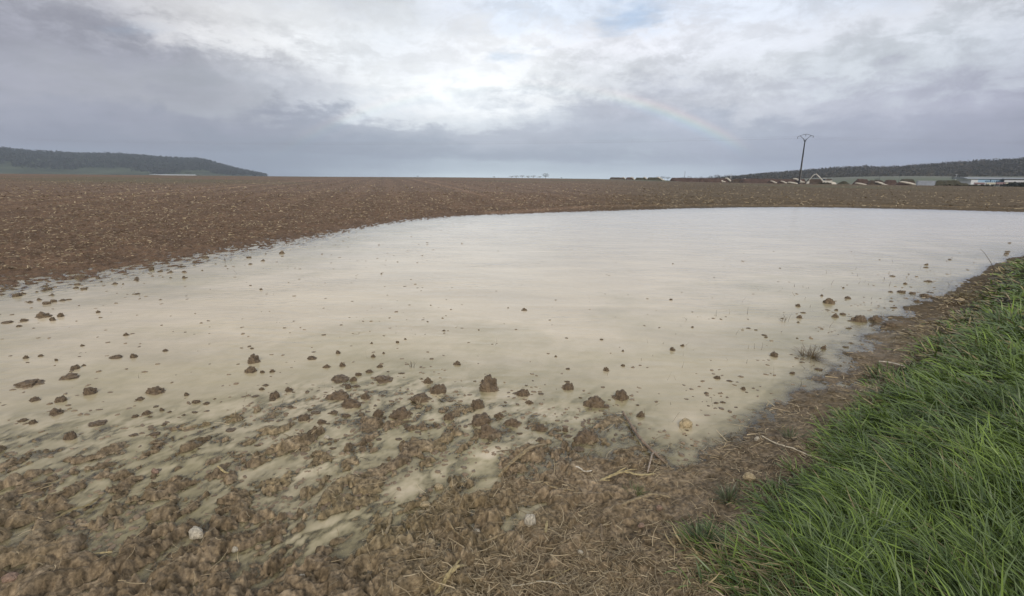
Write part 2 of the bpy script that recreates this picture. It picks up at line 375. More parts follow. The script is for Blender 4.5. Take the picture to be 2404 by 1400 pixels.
ftone = mixc(np.tile(np.array([0.150, 0.098, 0.063]), (len(X), 1)), np.tile(c_field, (len(X), 1)), np.clip(0.5 + 1.1 * fbm(X * .9, Y * .9, 4), 0, 1))
ftone = mixc(ftone, np.tile(np.array([0.100, 0.070, 0.031]), (len(X), 1)), sstep(AZD, 2, 22) * 0.85)
ftone = mixc(ftone, np.tile(np.array([0.105, 0.112, 0.055]), (len(X), 1)), np.clip(2.2 * fbm(X * .02 + 7, Y * .02, 3), 0, .5) * sstep(R_, 60, 100))
# drill rows running to the skyline, wheel tracks, and the worked headland along the water
ra = radians(-14); vr = X * cos(ra) - Y * sin(ra) + .5 * fbm(X * .05, Y * .05, 2)
row = np.clip(.5 + .5 * np.sin(vr * 2 * pi / 3.1), 0, 1) * sstep(R_, 12, 45)
ftone = ftone * (1 + .20 * (row - .5) * (1 - sstep(R_, 120, 300)))[:, None]
trk = np.exp(-((np.mod(vr + 4, 24) - 12 - .9) / .35) ** 2) + np.exp(-((np.mod(vr + 4, 24) - 12 + .9) / .35) ** 2)
ftone = ftone * (1 + .40 * trk * sstep(R_, 14, 60))[:, None]
hl = [P(1150, 499.5, .05), P(1400, 484, .1), P(1700, 478.5, .15), P(2000, 480, .15), P(2200, 483, .15), P(2404, 488, .15)]
dd = np.full(X.shape, 1e9)
for i in range(len(hl) - 1):
    ax, ay = hl[i]; bx, by = hl[i + 1]; ex, ey = bx - ax, by - ay
    tt = np.clip(((X - ax) * ex + (Y - ay) * ey) / (ex * ex + ey * ey), 0, 1); dd = np.minimum(dd, np.hypot(X - ax - tt * ex, Y - ay - tt * ey))
ftone = ftone * (1 + .45 * np.exp(-(dd / .45) ** 2) - .18 * np.exp(-((dd - 1.4) / .6) ** 2))[:, None]
tone = mixc(tone, ftone, fld)
tone = mixc(tone, np.tile(np.array([0.030, 0.028, 0.016]), (len(X), 1)), sstep(DG, .0, .25))  # soil blackened under the grass: shade between the blades, painted into the tone
beyond = np.where(AZD > 5, sstep(R_, 190, 260), sstep(R_, 430, 520))
green = mixc(np.tile(np.array([0.16, 0.155, 0.115]), (len(X), 1)), np.tile(np.array([0.13, 0.145, 0.085]), (len(X), 1)), np.clip(0.5 + 2 * fbm(X * .006, Y * .006, 2), 0, 1))
tone = mixc(tone, green, beyond)

# ------------------------------------------------------------------ materials
def mat(name, col=(0.5, 0.5, 0.5), rough=0.8, spec=0.3, metal=0.0, noise=None, bump=None):
    """noise=(scale, amount)  bump=(scale, strength, distance)"""
    m = bpy.data.materials.new(name); m.use_nodes = True; nt = m.node_tree; b = nt.nodes['Principled BSDF']
    b.inputs['Base Color'].default_value = (*col, 1); b.inputs['Roughness'].default_value = rough
    b.inputs['Specular IOR Level'].default_value = spec; b.inputs['Metallic'].default_value = metal
    tcn = nt.nodes.new('ShaderNodeTexCoord')
    if noise:
        n = nt.nodes.new('ShaderNodeTexNoise'); n.inputs['Scale'].default_value = noise[0]; n.inputs['Detail'].default_value = 6
        nt.links.new(tcn.outputs['Object'], n.inputs['Vector'])
        mr = nt.nodes.new('ShaderNodeMapRange'); mr.inputs['From Min'].default_value = .3; mr.inputs['From Max'].default_value = .7
        mr.inputs['To Min'].default_value = 1 - noise[1]; mr.inputs['To Max'].default_value = 1 + noise[1]
        nt.links.new(n.outputs[0], mr.inputs['Value'])
        sc = nt.nodes.new('ShaderNodeVectorMath'); sc.operation = 'SCALE'; sc.inputs[0].default_value = col
        nt.links.new(mr.outputs[0], sc.inputs['Scale']); nt.links.new(sc.outputs[0], b.inputs['Base Color'])
    if bump:
        n = nt.nodes.new('ShaderNodeTexNoise'); n.inputs['Scale'].default_value = bump[0]; n.inputs['Detail'].default_value = 5
        nt.links.new(tcn.outputs['Object'], n.inputs['Vector'])
        bp = nt.nodes.new('ShaderNodeBump'); bp.inputs['Strength'].default_value = bump[1]; bp.inputs['Distance'].default_value = bump[2]
        nt.links.new(n.outputs[0], bp.inputs['Height']); nt.links.new(bp.outputs[0], b.inputs['Normal'])
    return m

def attr_mat(name, rough=0.6, spec=0.3, transl=0.0):
    m = bpy.data.materials.new(name); m.use_nodes = True; nt = m.node_tree; b = nt.nodes['Principled BSDF']
    a = nt.nodes.new('ShaderNodeAttribute'); a.attribute_name = 'tone'
    nt.links.new(a.outputs['Color'], b.inputs['Base Color'])
    b.inputs['Roughness'].default_value = rough; b.inputs['Specular IOR Level'].default_value = spec
    if transl:
        tr = nt.nodes.new('ShaderNodeBsdfTranslucent'); nt.links.new(a.outputs['Color'], tr.inputs[0])
        mx = nt.nodes.new('ShaderNodeMixShader'); mx.inputs[0].default_value = transl
        nt.links.new(b.outputs[0], mx.inputs[1]); nt.links.new(tr.outputs[0], mx.inputs[2])
        nt.links.new(mx.outputs[0], nt.nodes['Material Output'].inputs[0])
    return m

def ground_mat():
    m = attr_mat('wet_soil', 0.7, 0.16); nt = m.node_tree; b = nt.nodes['Principled BSDF']; A = nt.nodes['Attribute']; N_ = nt.nodes; K = nt.links
    geo = N_.new('ShaderNodeNewGeometry')
    n = N_.new('ShaderNodeTexNoise'); n.inputs['Scale'].default_value = 75; n.inputs['Detail'].default_value = 8; n.inputs['Roughness'].default_value = .65
    K.new(geo.outputs['Position'], n.inputs['Vector'])
    n2 = N_.new('ShaderNodeTexNoise'); n2.inputs['Scale'].default_value = 6; n2.inputs['Detail'].default_value = 8; n2.inputs['Roughness'].default_value = .7
    K.new(geo.outputs['Position'], n2.inputs['Vector'])
    ad = N_.new('ShaderNodeMath'); ad.operation = 'ADD'; K.new(n.outputs[0], ad.inputs[0]); K.new(n2.outputs[0], ad.inputs[1])
    mr = N_.new('ShaderNodeMapRange'); mr.inputs['From Min'].default_value = .75; mr.inputs['From Max'].default_value = 1.25
    mr.inputs['To Min'].default_value = .50; mr.inputs['To Max'].default_value = 1.50; K.new(ad.outputs[0], mr.inputs['Value'])
    sc = N_.new('ShaderNodeVectorMath'); sc.operation = 'SCALE'; K.new(A.outputs['Color'], sc.inputs[0]); K.new(mr.outputs[0], sc.inputs['Scale'])
    # straw-coloured flecks on the stubble, too fine to model far off
    vo = N_.new('ShaderNodeTexNoise'); vo.inputs['Scale'].default_value = 1.0; vo.inputs['Detail'].default_value = 4; vo.inputs['Roughness'].default_value = .8
    mp = N_.new('ShaderNodeMapping'); mp.inputs['Rotation'].default_value = (0, 0, -FA); mp.inputs['Scale'].default_value = (6.5, 6.5, 3)
    K.new(geo.outputs['Position'], mp.inputs[0]); K.new(mp.outputs[0], vo.inputs['Vector'])
    fr = N_.new('ShaderNodeMapRange'); fr.inputs['From Min'].default_value = .58; fr.inputs['From Max'].default_value = .70; K.new(vo.outputs[0], fr.inputs['Value'])
    sa = N_.new('ShaderNodeAttribute'); sa.attribute_name = 'stubble'
    fm = N_.new('ShaderNodeMath'); fm.operation = 'MULTIPLY'; K.new(fr.outputs[0], fm.inputs[0]); K.new(sa.outputs['Fac'], fm.inputs[1])
    mx = N_.new('ShaderNodeMix'); mx.data_type = 'RGBA'; K.new(fm.outputs[0], mx.inputs['Factor']); K.new(sc.outputs[0], mx.inputs['A']); mx.inputs['B'].default_value = (0.40, 0.31, 0.20, 1)
    K.new(mx.outputs['Result'], b.inputs['Base Color'])
    # wetter and glossier down at the water line
    wt = N_.new('ShaderNodeAttribute'); wt.attribute_name = 'wet'
    rr = N_.new('ShaderNodeMapRange'); rr.inputs['To Min'].default_value = .78; rr.inputs['To Max'].default_value = .34; K.new(wt.outputs['Fac'], rr.inputs['Value'])
    K.new(rr.outputs[0], b.inputs['Roughness'])
    bp = N_.new('ShaderNodeBump'); bp.inputs['Strength'].default_value = .8; bp.inputs['Distance'].default_value = .012; K.new(ad.outputs[0], bp.inputs['Height'])
    K.new(bp.outputs[0], b.inputs['Normal'])
    return m

wet = np.clip(1 - Z / 0.11, 0, 1) * (R_ < 40) * np.where(fld > 0.5, 0.25, 1) * np.clip(0.55 + 1.2 * fbm(X * 1.7, Y * 1.7, 3), 0.15, 1)
stub = fld * (1 - beyond) * sstep(R_, 8, 18) * 0.55
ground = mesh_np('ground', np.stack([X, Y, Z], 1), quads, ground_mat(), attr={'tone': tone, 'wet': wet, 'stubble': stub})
tag(ground, kind='structure')

# ------------------------------------------------------------------ water
wi = idx[::2, ::2]; s0 = (rad[::2] < 50) ; wi = wi[s0]
wang = ang[::2]; sel = np.abs(np.degrees(wang)) < 61; wi = wi[:, sel]
flat = wi.ravel(); wv = np.stack([X[flat], Y[flat], np.zeros(flat.size)], 1)
dep = -Z[flat]; h, w = wi.shape; li = np.arange(h * w).reshape(h, w)
wq = np.stack([li[:-1, :-1], li[:-1, 1:], li[1:, 1:], li[1:, :-1]], -1).reshape(-1, 4)
keep = (dep[wq].max(1) > -0.012) & ((DBB[flat][wq].max(1) > -1.2)) & (DG[flat][wq].max(1) < 0.3); wq = wq[keep]
used = np.unique(wq); remap = np.zeros(len(wv), int); remap[used] = np.arange(len(used))
def water_mat():
    m = bpy.data.materials.new('muddy_water'); m.use_nodes = True; nt = m.node_tree; N_ = nt.nodes; K = nt.links; N_.clear()
    out = N_.new('ShaderNodeOutputMaterial'); geo = N_.new('ShaderNodeNewGeometry')
    a = N_.new('ShaderNodeAttribute'); a.attribute_name = 'depth'
    def M(op, x, y=None, clamp=False):
        n = N_.new('ShaderNodeMath'); n.operation = op; n.use_clamp = clamp
        for i, v in enumerate((x, y)):
            if v is None: continue
            if isinstance(v, (int, float)): n.inputs[i].default_value = v
            else: K.new(v, n.inputs[i])
        return n.outputs[0]
    opac = M('SUBTRACT', 1.0, M('POWER', 2.718, M('MULTIPLY', M('MAXIMUM', a.outputs['Fac'], 0.0), -40.0)))
    n1 = N_.new('ShaderNodeTexNoise'); n1.inputs['Scale'].default_value = 1.1; n1.inputs['Detail'].default_value = 4; K.new(geo.outputs['Position'], n1.inputs['Vector'])
    mc = N_.new('ShaderNodeMix'); mc.data_type = 'RGBA'; mc.inputs['A'].default_value = (0.42, 0.355, 0.190, 1); mc.inputs['B'].default_value = (0.71, 0.590, 0.405, 1)
    fr0 = N_.new('ShaderNodeMapRange'); fr0.inputs['From Min'].default_value = .02; fr0.inputs['From Max'].default_value = .118; K.new(M('ADD', a.outputs['Fac'], M('MULTIPLY', M('SUBTRACT', n1.outputs[0], .5), .16)), fr0.inputs['Value']); K.new(fr0.outputs[0], mc.inputs['Factor'])
    # ripples: wind wavelets plus rain rings too fine to model
    mp = N_.new('ShaderNodeMapping'); mp.inputs['Rotation'].default_value = (0, 0, radians(8)); mp.inputs['Scale'].default_value = (4.5, 11, 1); K.new(geo.outputs['Position'], mp.inputs[0])
    w1 = N_.new('ShaderNodeTexNoise'); w1.inputs['Scale'].default_value = 1; w1.inputs['Detail'].default_value = 4; w1.inputs['Roughness'].default_value = .5; w1.inputs['Distortion'].default_value = .4; K.new(mp.outputs[0], w1.inputs['Vector'])
    w2 = N_.new('ShaderNodeTexNoise'); w2.inputs['Scale'].default_value = 0.5; w2.inputs['Detail'].default_value = 2; K.new(geo.outputs['Position'], w2.inputs['Vector'])
    hgt = M('MULTIPLY', w1.outputs[0], M('ADD', M('MULTIPLY', M('SUBTRACT', w2.outputs[0], 0.42, True), 2.6), 0.22))
    bp = N_.new('ShaderNodeBump'); bp.inputs['Strength'].default_value = 1.0; bp.inputs['Distance'].default_value = .016; 
    mpL = N_.new('ShaderNodeMapping'); mpL.inputs['Rotation'].default_value = (0, 0, radians(20)); mpL.inputs['Scale'].default_value = (.9, 2.6, 1); K.new(geo.outputs['Position'], mpL.inputs[0])
    w3 = N_.new('ShaderNodeTexNoise'); w3.inputs['Scale'].default_value = 1; w3.inputs['Detail'].default_value = 3; K.new(mpL.outputs[0], w3.inputs['Vector'])
    K.new(M('ADD', hgt, M('MULTIPLY', w3.outputs[0], .8)), bp.inputs['Height'])
    tb = N_.new('ShaderNodeTexNoise'); tb.inputs['Scale'].default_value = .55; tb.inputs['Detail'].default_value = 9; tb.inputs['Roughness'].default_value = .68; tb.inputs['Distortion'].default_value = .6; K.new(mpL.outputs[0], tb.inputs['Vector'])
    tr_ = N_.new('ShaderNodeMapRange'); tr_.inputs['From Min'].default_value = .35; tr_.inputs['From Max'].default_value = .62; tr_.inputs['To Min'].default_value = .84; tr_.inputs['To Max'].default_value = 1.04; K.new(tb.outputs[0], tr_.inputs['Value'])
    ts = N_.new('ShaderNodeVectorMath'); ts.operation = 'SCALE'; K.new(mc.outputs['Result'], ts.inputs[0]); K.new(tr_.outputs[0], ts.inputs['Scale'])
    df = N_.new('ShaderNodeBsdfDiffuse'); K.new(ts.outputs[0], df.inputs[0])
    tp = N_.new('ShaderNodeBsdfTransparent'); tp.inputs[0].default_value = (0.93, 0.92, 0.86, 1)
    mx = N_.new('ShaderNodeMixShader'); K.new(opac, mx.inputs[0]); K.new(tp.outputs[0], mx.inputs[1]); K.new(df.outputs[0], mx.inputs[2])
    gl = N_.new('ShaderNodeBsdfGlossy'); gl.inputs['Roughness'].default_value = .20; gl.inputs[0].default_value = (1, 1, 1, 1); K.new(bp.outputs[0], gl.inputs['Normal'])
    fn = N_.new('ShaderNodeFresnel'); fn.inputs['IOR'].default_value = 1.33; K.new(bp.outputs[0], fn.inputs['Normal'])
    m2 = N_.new('ShaderNodeMixShader'); K.new(fn.outputs[0], m2.inputs[0]); K.new(mx.outputs[0], m2.inputs[1]); K.new(gl.outputs[0], m2.inputs[2])
    K.new(m2.outputs[0], out.inputs[0])
    return m
water = mesh_np('water', wv[used], remap[wq], water_mat(), attr={'depth': dep[used]})
tag(water, kind='structure')

def hz(x, y):
    z, a, b, g = land(np.array([float(x)]), np.array([float(y)]))
    return float(z[0])

# ------------------------------------------------------------------ blades (grass, straw)
def blades(px, py, pz, length, width, azi, lean, curl, tone, segs=4, twist=None, liftz=0.0):
    """many ribbons at once: root points, length, width, azimuth of lean, start lean from vertical, added curl (radians)"""
    n = len(px); k = segs + 1
    t = np.linspace(0, 1, k)[None, :]
    th = lean[:, None] + curl[:, None] * t            # angle from vertical
    ds = (length / segs)[:, None]
    hx = np.concatenate([np.zeros((n, 1)), np.cumsum(np.sin(th[:, :-1]) * ds, 1)], 1)
    vz = np.concatenate([np.zeros((n, 1)), np.cumsum(np.cos(th[:, :-1]) * ds, 1)], 1)
    if twist is None: twist = np.zeros(n)
    aa = azi[:, None] + twist[:, None] * t
    dx = np.concatenate([np.zeros((n, 1)), np.cumsum(np.sin(th[:, :-1]) * ds * np.sin(aa[:, :-1]), 1)], 1)
    dy = np.concatenate([np.zeros((n, 1)), np.cumsum(np.sin(th[:, :-1]) * ds * np.cos(aa[:, :-1]), 1)], 1)
    w = width[:, None] * 0.5 * np.array([0.75, 1.0, 0.95, 0.7, 0.08] if segs == 4 else np.linspace(1, .6, k))[None, :]
    roll = rng.uniform(-0.9, 0.9, (n, 1))
    sx = np.cos(aa) * np.cos(roll) ; sy = -np.sin(aa) * np.cos(roll); sz = np.sin(roll) * np.ones_like(aa)
    cx = px[:, None] + dx; cy = py[:, None] + dy; cz = pz[:, None] + vz + liftz
    Lf = np.stack([cx - sx * w, cy - sy * w, cz - sz * w], -1); Rt = np.stack([cx + sx * w, cy + sy * w, cz + sz * w], -1)
    v = np.stack([Lf, Rt], 2).reshape(-1, 3)
    b = (np.arange(n) * 2 * k)[:, None] + (np.arange(segs) * 2)[None, :]; b = b.ravel()
    f = np.stack([b, b + 1, b + 3, b + 2], 1)
    tn = np.repeat(tone, 2 * k, 0)
    return v, f, tn

# grass bank
def sample_poly(n, poly, rmin, rmax, azlo, azhi, pw=1.0):
    xs = []; ys = []; got = 0
    while got < n:
        m = n
        a = np.radians(rng.uniform(azlo, azhi, m)); s = rng.uniform(0, 1, m)
        r = rmin * (rmax / rmin) ** (s ** pw)
        x = r * np.sin(a); y = r * np.cos(a)
        ok = poly_sd(x + .30 * fbm(x * 2.2, y * 2.2, 3, .6), y + .30 * fbm(x * 2.2 + 50, y * 2.2, 3, .6), poly) > 0.03
        xs.append(x[ok]); ys.append(y[ok]); got += ok.sum()
        if got == 0: break
    return np.concatenate(xs)[:n], np.concatenate(ys)[:n]
cx0, cy0 = sample_poly(5600, GRASS_W, 1.5, 15.0, 22, 66); nb = 16
nc = len(cx0); crr = np.hypot(cx0, cy0); sp = .022 * np.clip(crr / 2.6, 1, 4)
ox_ = rng.normal(0, 1, (nc, nb)) * sp[:, None]; oy_ = rng.normal(0, 1, (nc, nb)) * sp[:, None]
gx = (cx0[:, None] + ox_).ravel(); gy = (cy0[:, None] + oy_).ravel(); fan = np.arctan2(ox_, oy_).ravel()
caz = np.repeat(rng.normal(0, .75, nc), nb); cle = np.repeat(rng.normal(.08, .36, nc), nb); cto = np.repeat(rng.normal(0, .28, nc), nb); cln = np.repeat(rng.uniform(.65, 1.25, nc), nb)
gz, _, _, gd = land(gx, gy, False)
gr = np.hypot(gx, gy)
base_az = radians(-48)                                    # combed towards the pond, away from the viewer
clx, cly = gx * 1.6, gy * 1.6
azi = base_az + 1.5 * fbm(clx, cly, 2) + caz + rng.normal(0, 0.42, len(gx))
azi = azi + .45 * np.sin(fan - azi)
wild = rng.random(len(gx)) < .08; azi = np.where(wild, rng.uniform(0, 2 * pi, len(gx)), azi)
edge = sstep(gd, 0, 0.5)
ln = rng.uniform(0.08, 0.30, len(gx)) * (0.42 + 0.60 * edge) * (1 - .40 * sstep(gr, 4, 9)) * (1 + 0.4 * fbm(gx * 2.2, gy * 2.2, 2)) * cln * np.clip(1 + (gr - 6) * .02, .9, 1.3)
wd = rng.uniform(0.0026, 0.0074, len(gx)) * np.clip(gr / 3.0, 1, 3.0)
lean = np.clip(rng.normal(0.88, 0.20, len(gx)) + cle + 0.5 * fbm(gx * 1.8 + 9, gy * 1.8, 2), 0.05, 1.3)
curl = np.clip(rng.normal(1.0, 0.35, len(gx)), 0.2, 1.75 ) ; curl = np.minimum(curl, 1.95 - lean)
gA = np.array([0.046, 0.080, 0.016]); gB = np.array([0.245, 0.345, 0.062]); gC = np.array([0.165, 0.220, 0.092]); gD = np.array([0.42, 0.36, 0.20])
tt = np.clip(0.50 + 0.8 * fbm(gx * 2.0 + 3, gy * 2.0, 2) + cto + rng.normal(0, .20, len(gx)), 0, 1)
gt = mixc(np.tile(gA, (len(gx), 1)), np.tile(gB, (len(gx), 1)), tt)
gt = mixc(gt, np.tile(gC, (len(gx), 1)), (rng.random(len(gx)) < .35) * 0.8)
# trampled yellow-brown strip along the water side of the upper bank, and a few dead blades
dead = (rng.random(len(gx)) < 0.055 + 0.60 * (1 - sstep(gd, 0.1, 0.9)) * sstep(gy, 3.2, 5.0) + 0.30 * (1 - sstep(gd, 0.0, 0.22)) + 0.5 * (gy < 1.95) * (gx < 1.15))
gt = np.where(dead[:, None], np.tile(np.array([0.36, 0.285, 0.15]), (len(gx), 1)) * rng.uniform(.4, 1.35, (len(gx), 1)), gt)
lean = np.where(dead, np.clip(lean + .6, 0, 1.4), lean); curl = np.where(dead, curl * .35, curl)
v, f, tn = blades(gx, gy, gz - 0.01, ln, wd, azi, lean, curl, gt, 4, rng.normal(0, .5, len(gx)))
grass = mesh_np('grass', v, f, attr_mat('grass_blade', 0.38, 0.42, 0.12), attr={'tone': tn})
tag(grass, 'long wet green grass lying over on the bank at the right', 'grass', kind='stuff')

straw_m = attr_mat('dry_straw', 0.65, 0.25, 0.1)
def straw_tone(n, lo=.55, hi=1.25):
    a = np.array([0.36, 0.275, 0.155]); b = np.array([0.56, 0.455, 0.29]); c = np.array([0.16, 0.115, 0.062])
    t = mixc(np.tile(a, (n, 1)), np.tile(b, (n, 1)), rng.random(n)); t = mixc(t, np.tile(c, (n, 1)), (rng.random(n) < .5) * rng.uniform(.4, 1, n))
    return t * rng.uniform(lo, hi, (n, 1))
# chopped straw over the trodden mud in front
n0 = 120000
a = np.radians(rng.uniform(-52, 56, n0)); r = 1.45 * (9.5 / 1.45) ** (rng.random(n0) ** 1.15)
x = r * np.sin(a); y = r * np.cos(a); z, da, db, dg = land(x, y)
dens = np.clip(0.32 + 0.95 * fbm(x * 1.6 + 2, y * 1.6, 3), 0.02, 1) * np.where(x > -0.35 * 1 - 0.2 * (y - 1.6), 1.0, 0.22)
ok = (da < 0) & (dg < 0.1) & (z > -0.012) & (rng.random(n0) < dens) & ((y < 4.6) | (x > 2))
x, y, z, r = x[ok], y[ok], z[ok], r[ok]; n = len(x)
ln = rng.gamma(2.0, 0.019, n) + 0.015; wd = rng.uniform(.0012, .0040, n) * np.clip(r / 2.4, 1, 3)
azi = rng.uniform(0, 2 * pi, n); ang0 = np.clip(rng.normal(1.5, .16, n), 1.0, 1.62)
v, f, tn = blades(x, y, z + .008, ln, wd, azi, ang0, rng.normal(0, .12, n), straw_tone(n), 3, rng.normal(0, .7, n))
o = mesh_np('straw_litter', v, f, straw_m, attr={'tone': tn}); tag(o, 'short bits of straw and dead grass trodden into the mud', 'straw', kind='stuff')

# straw and stubble flecks on the worked field beyond the water
n0 = 190000
a = np.radians(rng.uniform(-56, 56, n0)); s = rng.uniform(0, 1, n0); r = 1 / ((1 - s) / 7.0 + s / 150.0)
x = r * np.sin(a); y = r * np.cos(a); z, da, db, dg = land(x, y)
ok = (db < -0.02) & (dg < 0) & (y > 6) & (z > 0) & (rng.random(n0) < np.clip(.55 + .9 * fbm(x * .6, y * .6, 3), .1, 1)); x, y, z, r = x[ok], y[ok], z[ok], r[ok]; n = len(x)
ln = rng.gamma(2.2, 0.018, n) + 0.02; ln *= np.clip(r / 16, .8, 2.4); wd = rng.uniform(.005, .015, n) * np.clip(r / 11, .7, 5.0)
v, f, tn = blades(x, y, z + .022, ln, wd, rng.uniform(0, 2 * pi, n), np.clip(rng.normal(1.42, .18, n), .5, 1.6), rng.normal(0, .2, n), straw_tone(n, .75, 1.45), 1, rng.normal(0, .3, n))
o = mesh_np('stubble', v, f, straw_m, attr={'tone': tn}); tag(o, 'pale straw and stubble scattered over the ploughed field', 'straw', kind='stuff')

# thin dead stems standing in the shallows
n0 = 2600
a = np.radians(rng.uniform(-40, 47, n0)); r = rng.uniform(2.6, 13, n0); x = r * np.sin(a); y = r * np.cos(a); z, da, db, dg = land(x, y, False)
ok = (z < 0.0) & (da < 1.4) & (rng.random(n0) < np.where(x > .25 * y, .30, .05)); x, y, z, r = x[ok], y[ok], z[ok], r[ok]; n = len(x)
v, f, tn = blades(x, y, z * 0 - .01, rng.uniform(.03, .10, n), rng.uniform(.0025, .005, n) * np.clip(r / 5, .8, 2), rng.uniform(0, 6.28, n), rng.uniform(.1, 1.2, n), rng.normal(0, .6, n), straw_tone(n, .25, .7), 3, rng.normal(0, 1, n))
o = mesh_np('dead_stems', v, f, straw_m, attr={'tone': tn}); tag(o, 'thin dark dead stems standing in the shallow edge of the pond', 'weeds', kind='stuff')

# ------------------------------------------------------------------ clods
from mathutils import noise as mn
def lump(seed, sub=4, flat=0.75, rough=0.33, fine=0.10, kind='clod'):
    import bmesh
    bm = bmesh.new(); bmesh.ops.create_icosphere(bm, subdivisions=sub, radius=1.0)
    o = Vector((seed * 7.7, seed * 3.1, seed * 1.9))
    for v in bm.verts:
        p = v.co.copy()
        if kind == 'clod':
            d = 1 + rough * 1.0 * mn.noise(p * 1.1 + o) + rough * 0.8 * mn.noise(p * 2.4 + o) - 0.9 * fine * abs(mn.noise(p * 4.5 + o)) * 2.5 + fine * 1.3 * mn.noise(p * 9 + o) + .05 * mn.noise(p * 18 + o)
        else:
            d = 1 + rough * mn.noise(p * 0.9 + o) - 0.30 * abs(mn.noise(p * 1.7 + o)) + 0.05 * mn.noise(p * 5 + o)
        v.co = p * max(d, .35); v.co.z *= flat
        if v.co.z < -.25: v.co.z = -.25 + (v.co.z + .25) * .4
    me = bpy.data.meshes.new('mud_clod' if kind == 'clod' else 'stone'); bm.to_mesh(me); bm.free()
    me.polygons.foreach_set('use_smooth', [True] * len(me.polygons))
    xs = [v.co.x for v in me.vertices]; zs = [v.co.z for v in me.vertices]
    me['w'] = max(xs) - min(xs); me['h'] = max(zs)
    return me
clod_m = mat('mud', (0.235, 0.172, 0.108), .5, .35, noise=(2.5, .45), bump=(9, .7, .06))
CL = [lump(i + 1, 4, [.75, .9, .6, 1.0, .55, .7, .8, .5][i % 8], .36, .12) for i in range(8)]
CS = [lump(i + 21, 3, .6, .42, .12) for i in range(8)]
for m in CL + CS: m.materials.append(clod_m)
CLODS = [
 (90,748,45,17,0,'wide low dark clod in the left part of the pond, biggest of its cluster'),
 (138,745,18,14),(120,754,16,10),(50,756,22,8),(10,760,25,6),(41,768,16,5),(293,789,14,8),(228,735,12,7),(190,814,14,6),(57,843,14,9),(92,838,14,6),(130,848,10,6),
 (266,843,30,9),(310,841,22,11),(385,826,16,7),(173,868,22,11),(195,860,10,5),
 (150,892,54,16,0,'low brown mud patch with a thin tail, above the long flat clod at left'),
 (51,910,72,18,2,'long flat slab of brown mud lying at the far left of the pond'),
 (204,928,32,22,3,'rounded dark clod standing alone right of the long flat slab'),
 (356,927,46,20,1,'jagged dark clod with a split top, alone in open water at left'),
 (436,930,14,12),(75,943,26,12),(138,945,28,15),
 (124,976,34,20,0,'reddish brown round clod below the long flat slab'),
 (47,992,26,9),(72,997,22,12),(217,1003,52,13),(158,1034,32,22),(378,966,14,9),(340,975,24,12),(315,981,16,7),
 (590,853,34,24,3,'pointed dark clod behind a flatter one, left of centre'),
 (583,877,36,18,1,'ragged flat clod just in front of the pointed one left of centre'),
 (637,875,16,8),(614,877,14,8),(590,820,10,4),(730,845,28,10),(765,865,20,10),(643,936,26,20),(675,921,26,14),(612,917,16,8),
 (872,808,9,8),(933,806,10,6),(951,798,9,4),(793,831,14,9),(875,840,14,11),(900,831,8,6),(802,862,20,13),(890,864,20,8),(865,876,22,9),(840,883,18,9),(828,896,18,14),(795,896,50,16),
 (896,900,62,20,0,'wide ragged clod amid the scattered small clods left of the tallest one'),
 (817,913,16,12),(1005,902,28,20),(1027,925,46,24),(983,945,56,24),
 (1072,858,24,12,0,'small flat clod alone in open water above the tall peaked clod'),
 (1145,920,62,50,3,'tall peaked mud clod in the middle of the shallows'),
 (1122,960,38,38,3,'upright knobbly clod just below the tall peaked one'),
 (1052,986,28,26,1,'small upright clod beside the yellow patch of water'),
 (1228,932,40,20,1,'low domed clod right of the tall peaked one'),
 (1244,950,26,12),(1335,916,32,18),
 (1424,872,17,18,1,'small round dark clod standing clear above the big one at right of centre'),
 (1461,940,42,56,3,'tallest rounded mud clod at the tip of the mud spit, right of centre'),
 (1397,957,52,28),(1305,839,8,8),(1172,982,26,15),(1132,998,50,28),(1206,1004,54,26),
 (1140,1028,60,36,0,'smooth olive brown lump of mud below the small upright clods'),
 (1270,1013,36,18),(1328,1015,18,14),(1376,1040,56,32),
 (1230,730,16,7,0,'tiny dark clod far out alone in the middle of the pond'),
 (1193,724,4,3),(1124,776,5,6),(1042,778,10,4),(1334,868,10,5),(1463,826,8,6),(1413,799,8,4),(788,941,60,24),(820,960,64,28),(856,938,26,18),(712,988,32,16),(752,997,28,14),(885,980,30,22),(936,985,60,32),
 (1576,705,7,4),
 (1951,714,30,15,1,'dark clod out in the water off the grassy bank, biggest of the row of three'),
 (1931,696,9,5),(1964,746,18,13),(1982,740,14,5),(1880,748,15,9),(2026,758,44,18),(2060,756,36,16),(2097,771,36,16),(1626,770,8,4),(1580,824,16,12),(1603,814,11,6),(1820,838,18,12),(1937,821,16,12),(1686,891,20,9),(1505,981,24,20),(1747,916,14,9),(1463,861,12,6),
 (2180,698,30,9),(2158,711,18,7),(2127,668,10,5),(2186,663,22,5),(1981,677,6,4),(895,644,6,4),(612,681,8,4),(430,654,10,6),(375,705,8,3),(318,692,18,4),(354,634,14,8),(421,628,28,5),(431,640,10,5),(318,657,15,4),(183,655,30,10),(178,670,16,5),(63,667,20,7),(25,680,14,4),(37,697,16,9),(50,692,16,6),(175,678,14,5),(660,596,14,6),(583,606,12,4),(479,607,20,6),(456,617,20,5),(200,681,6,4),(288,668,5,4),
]
GRP = 'small wet mud clods poking out of the flood water'
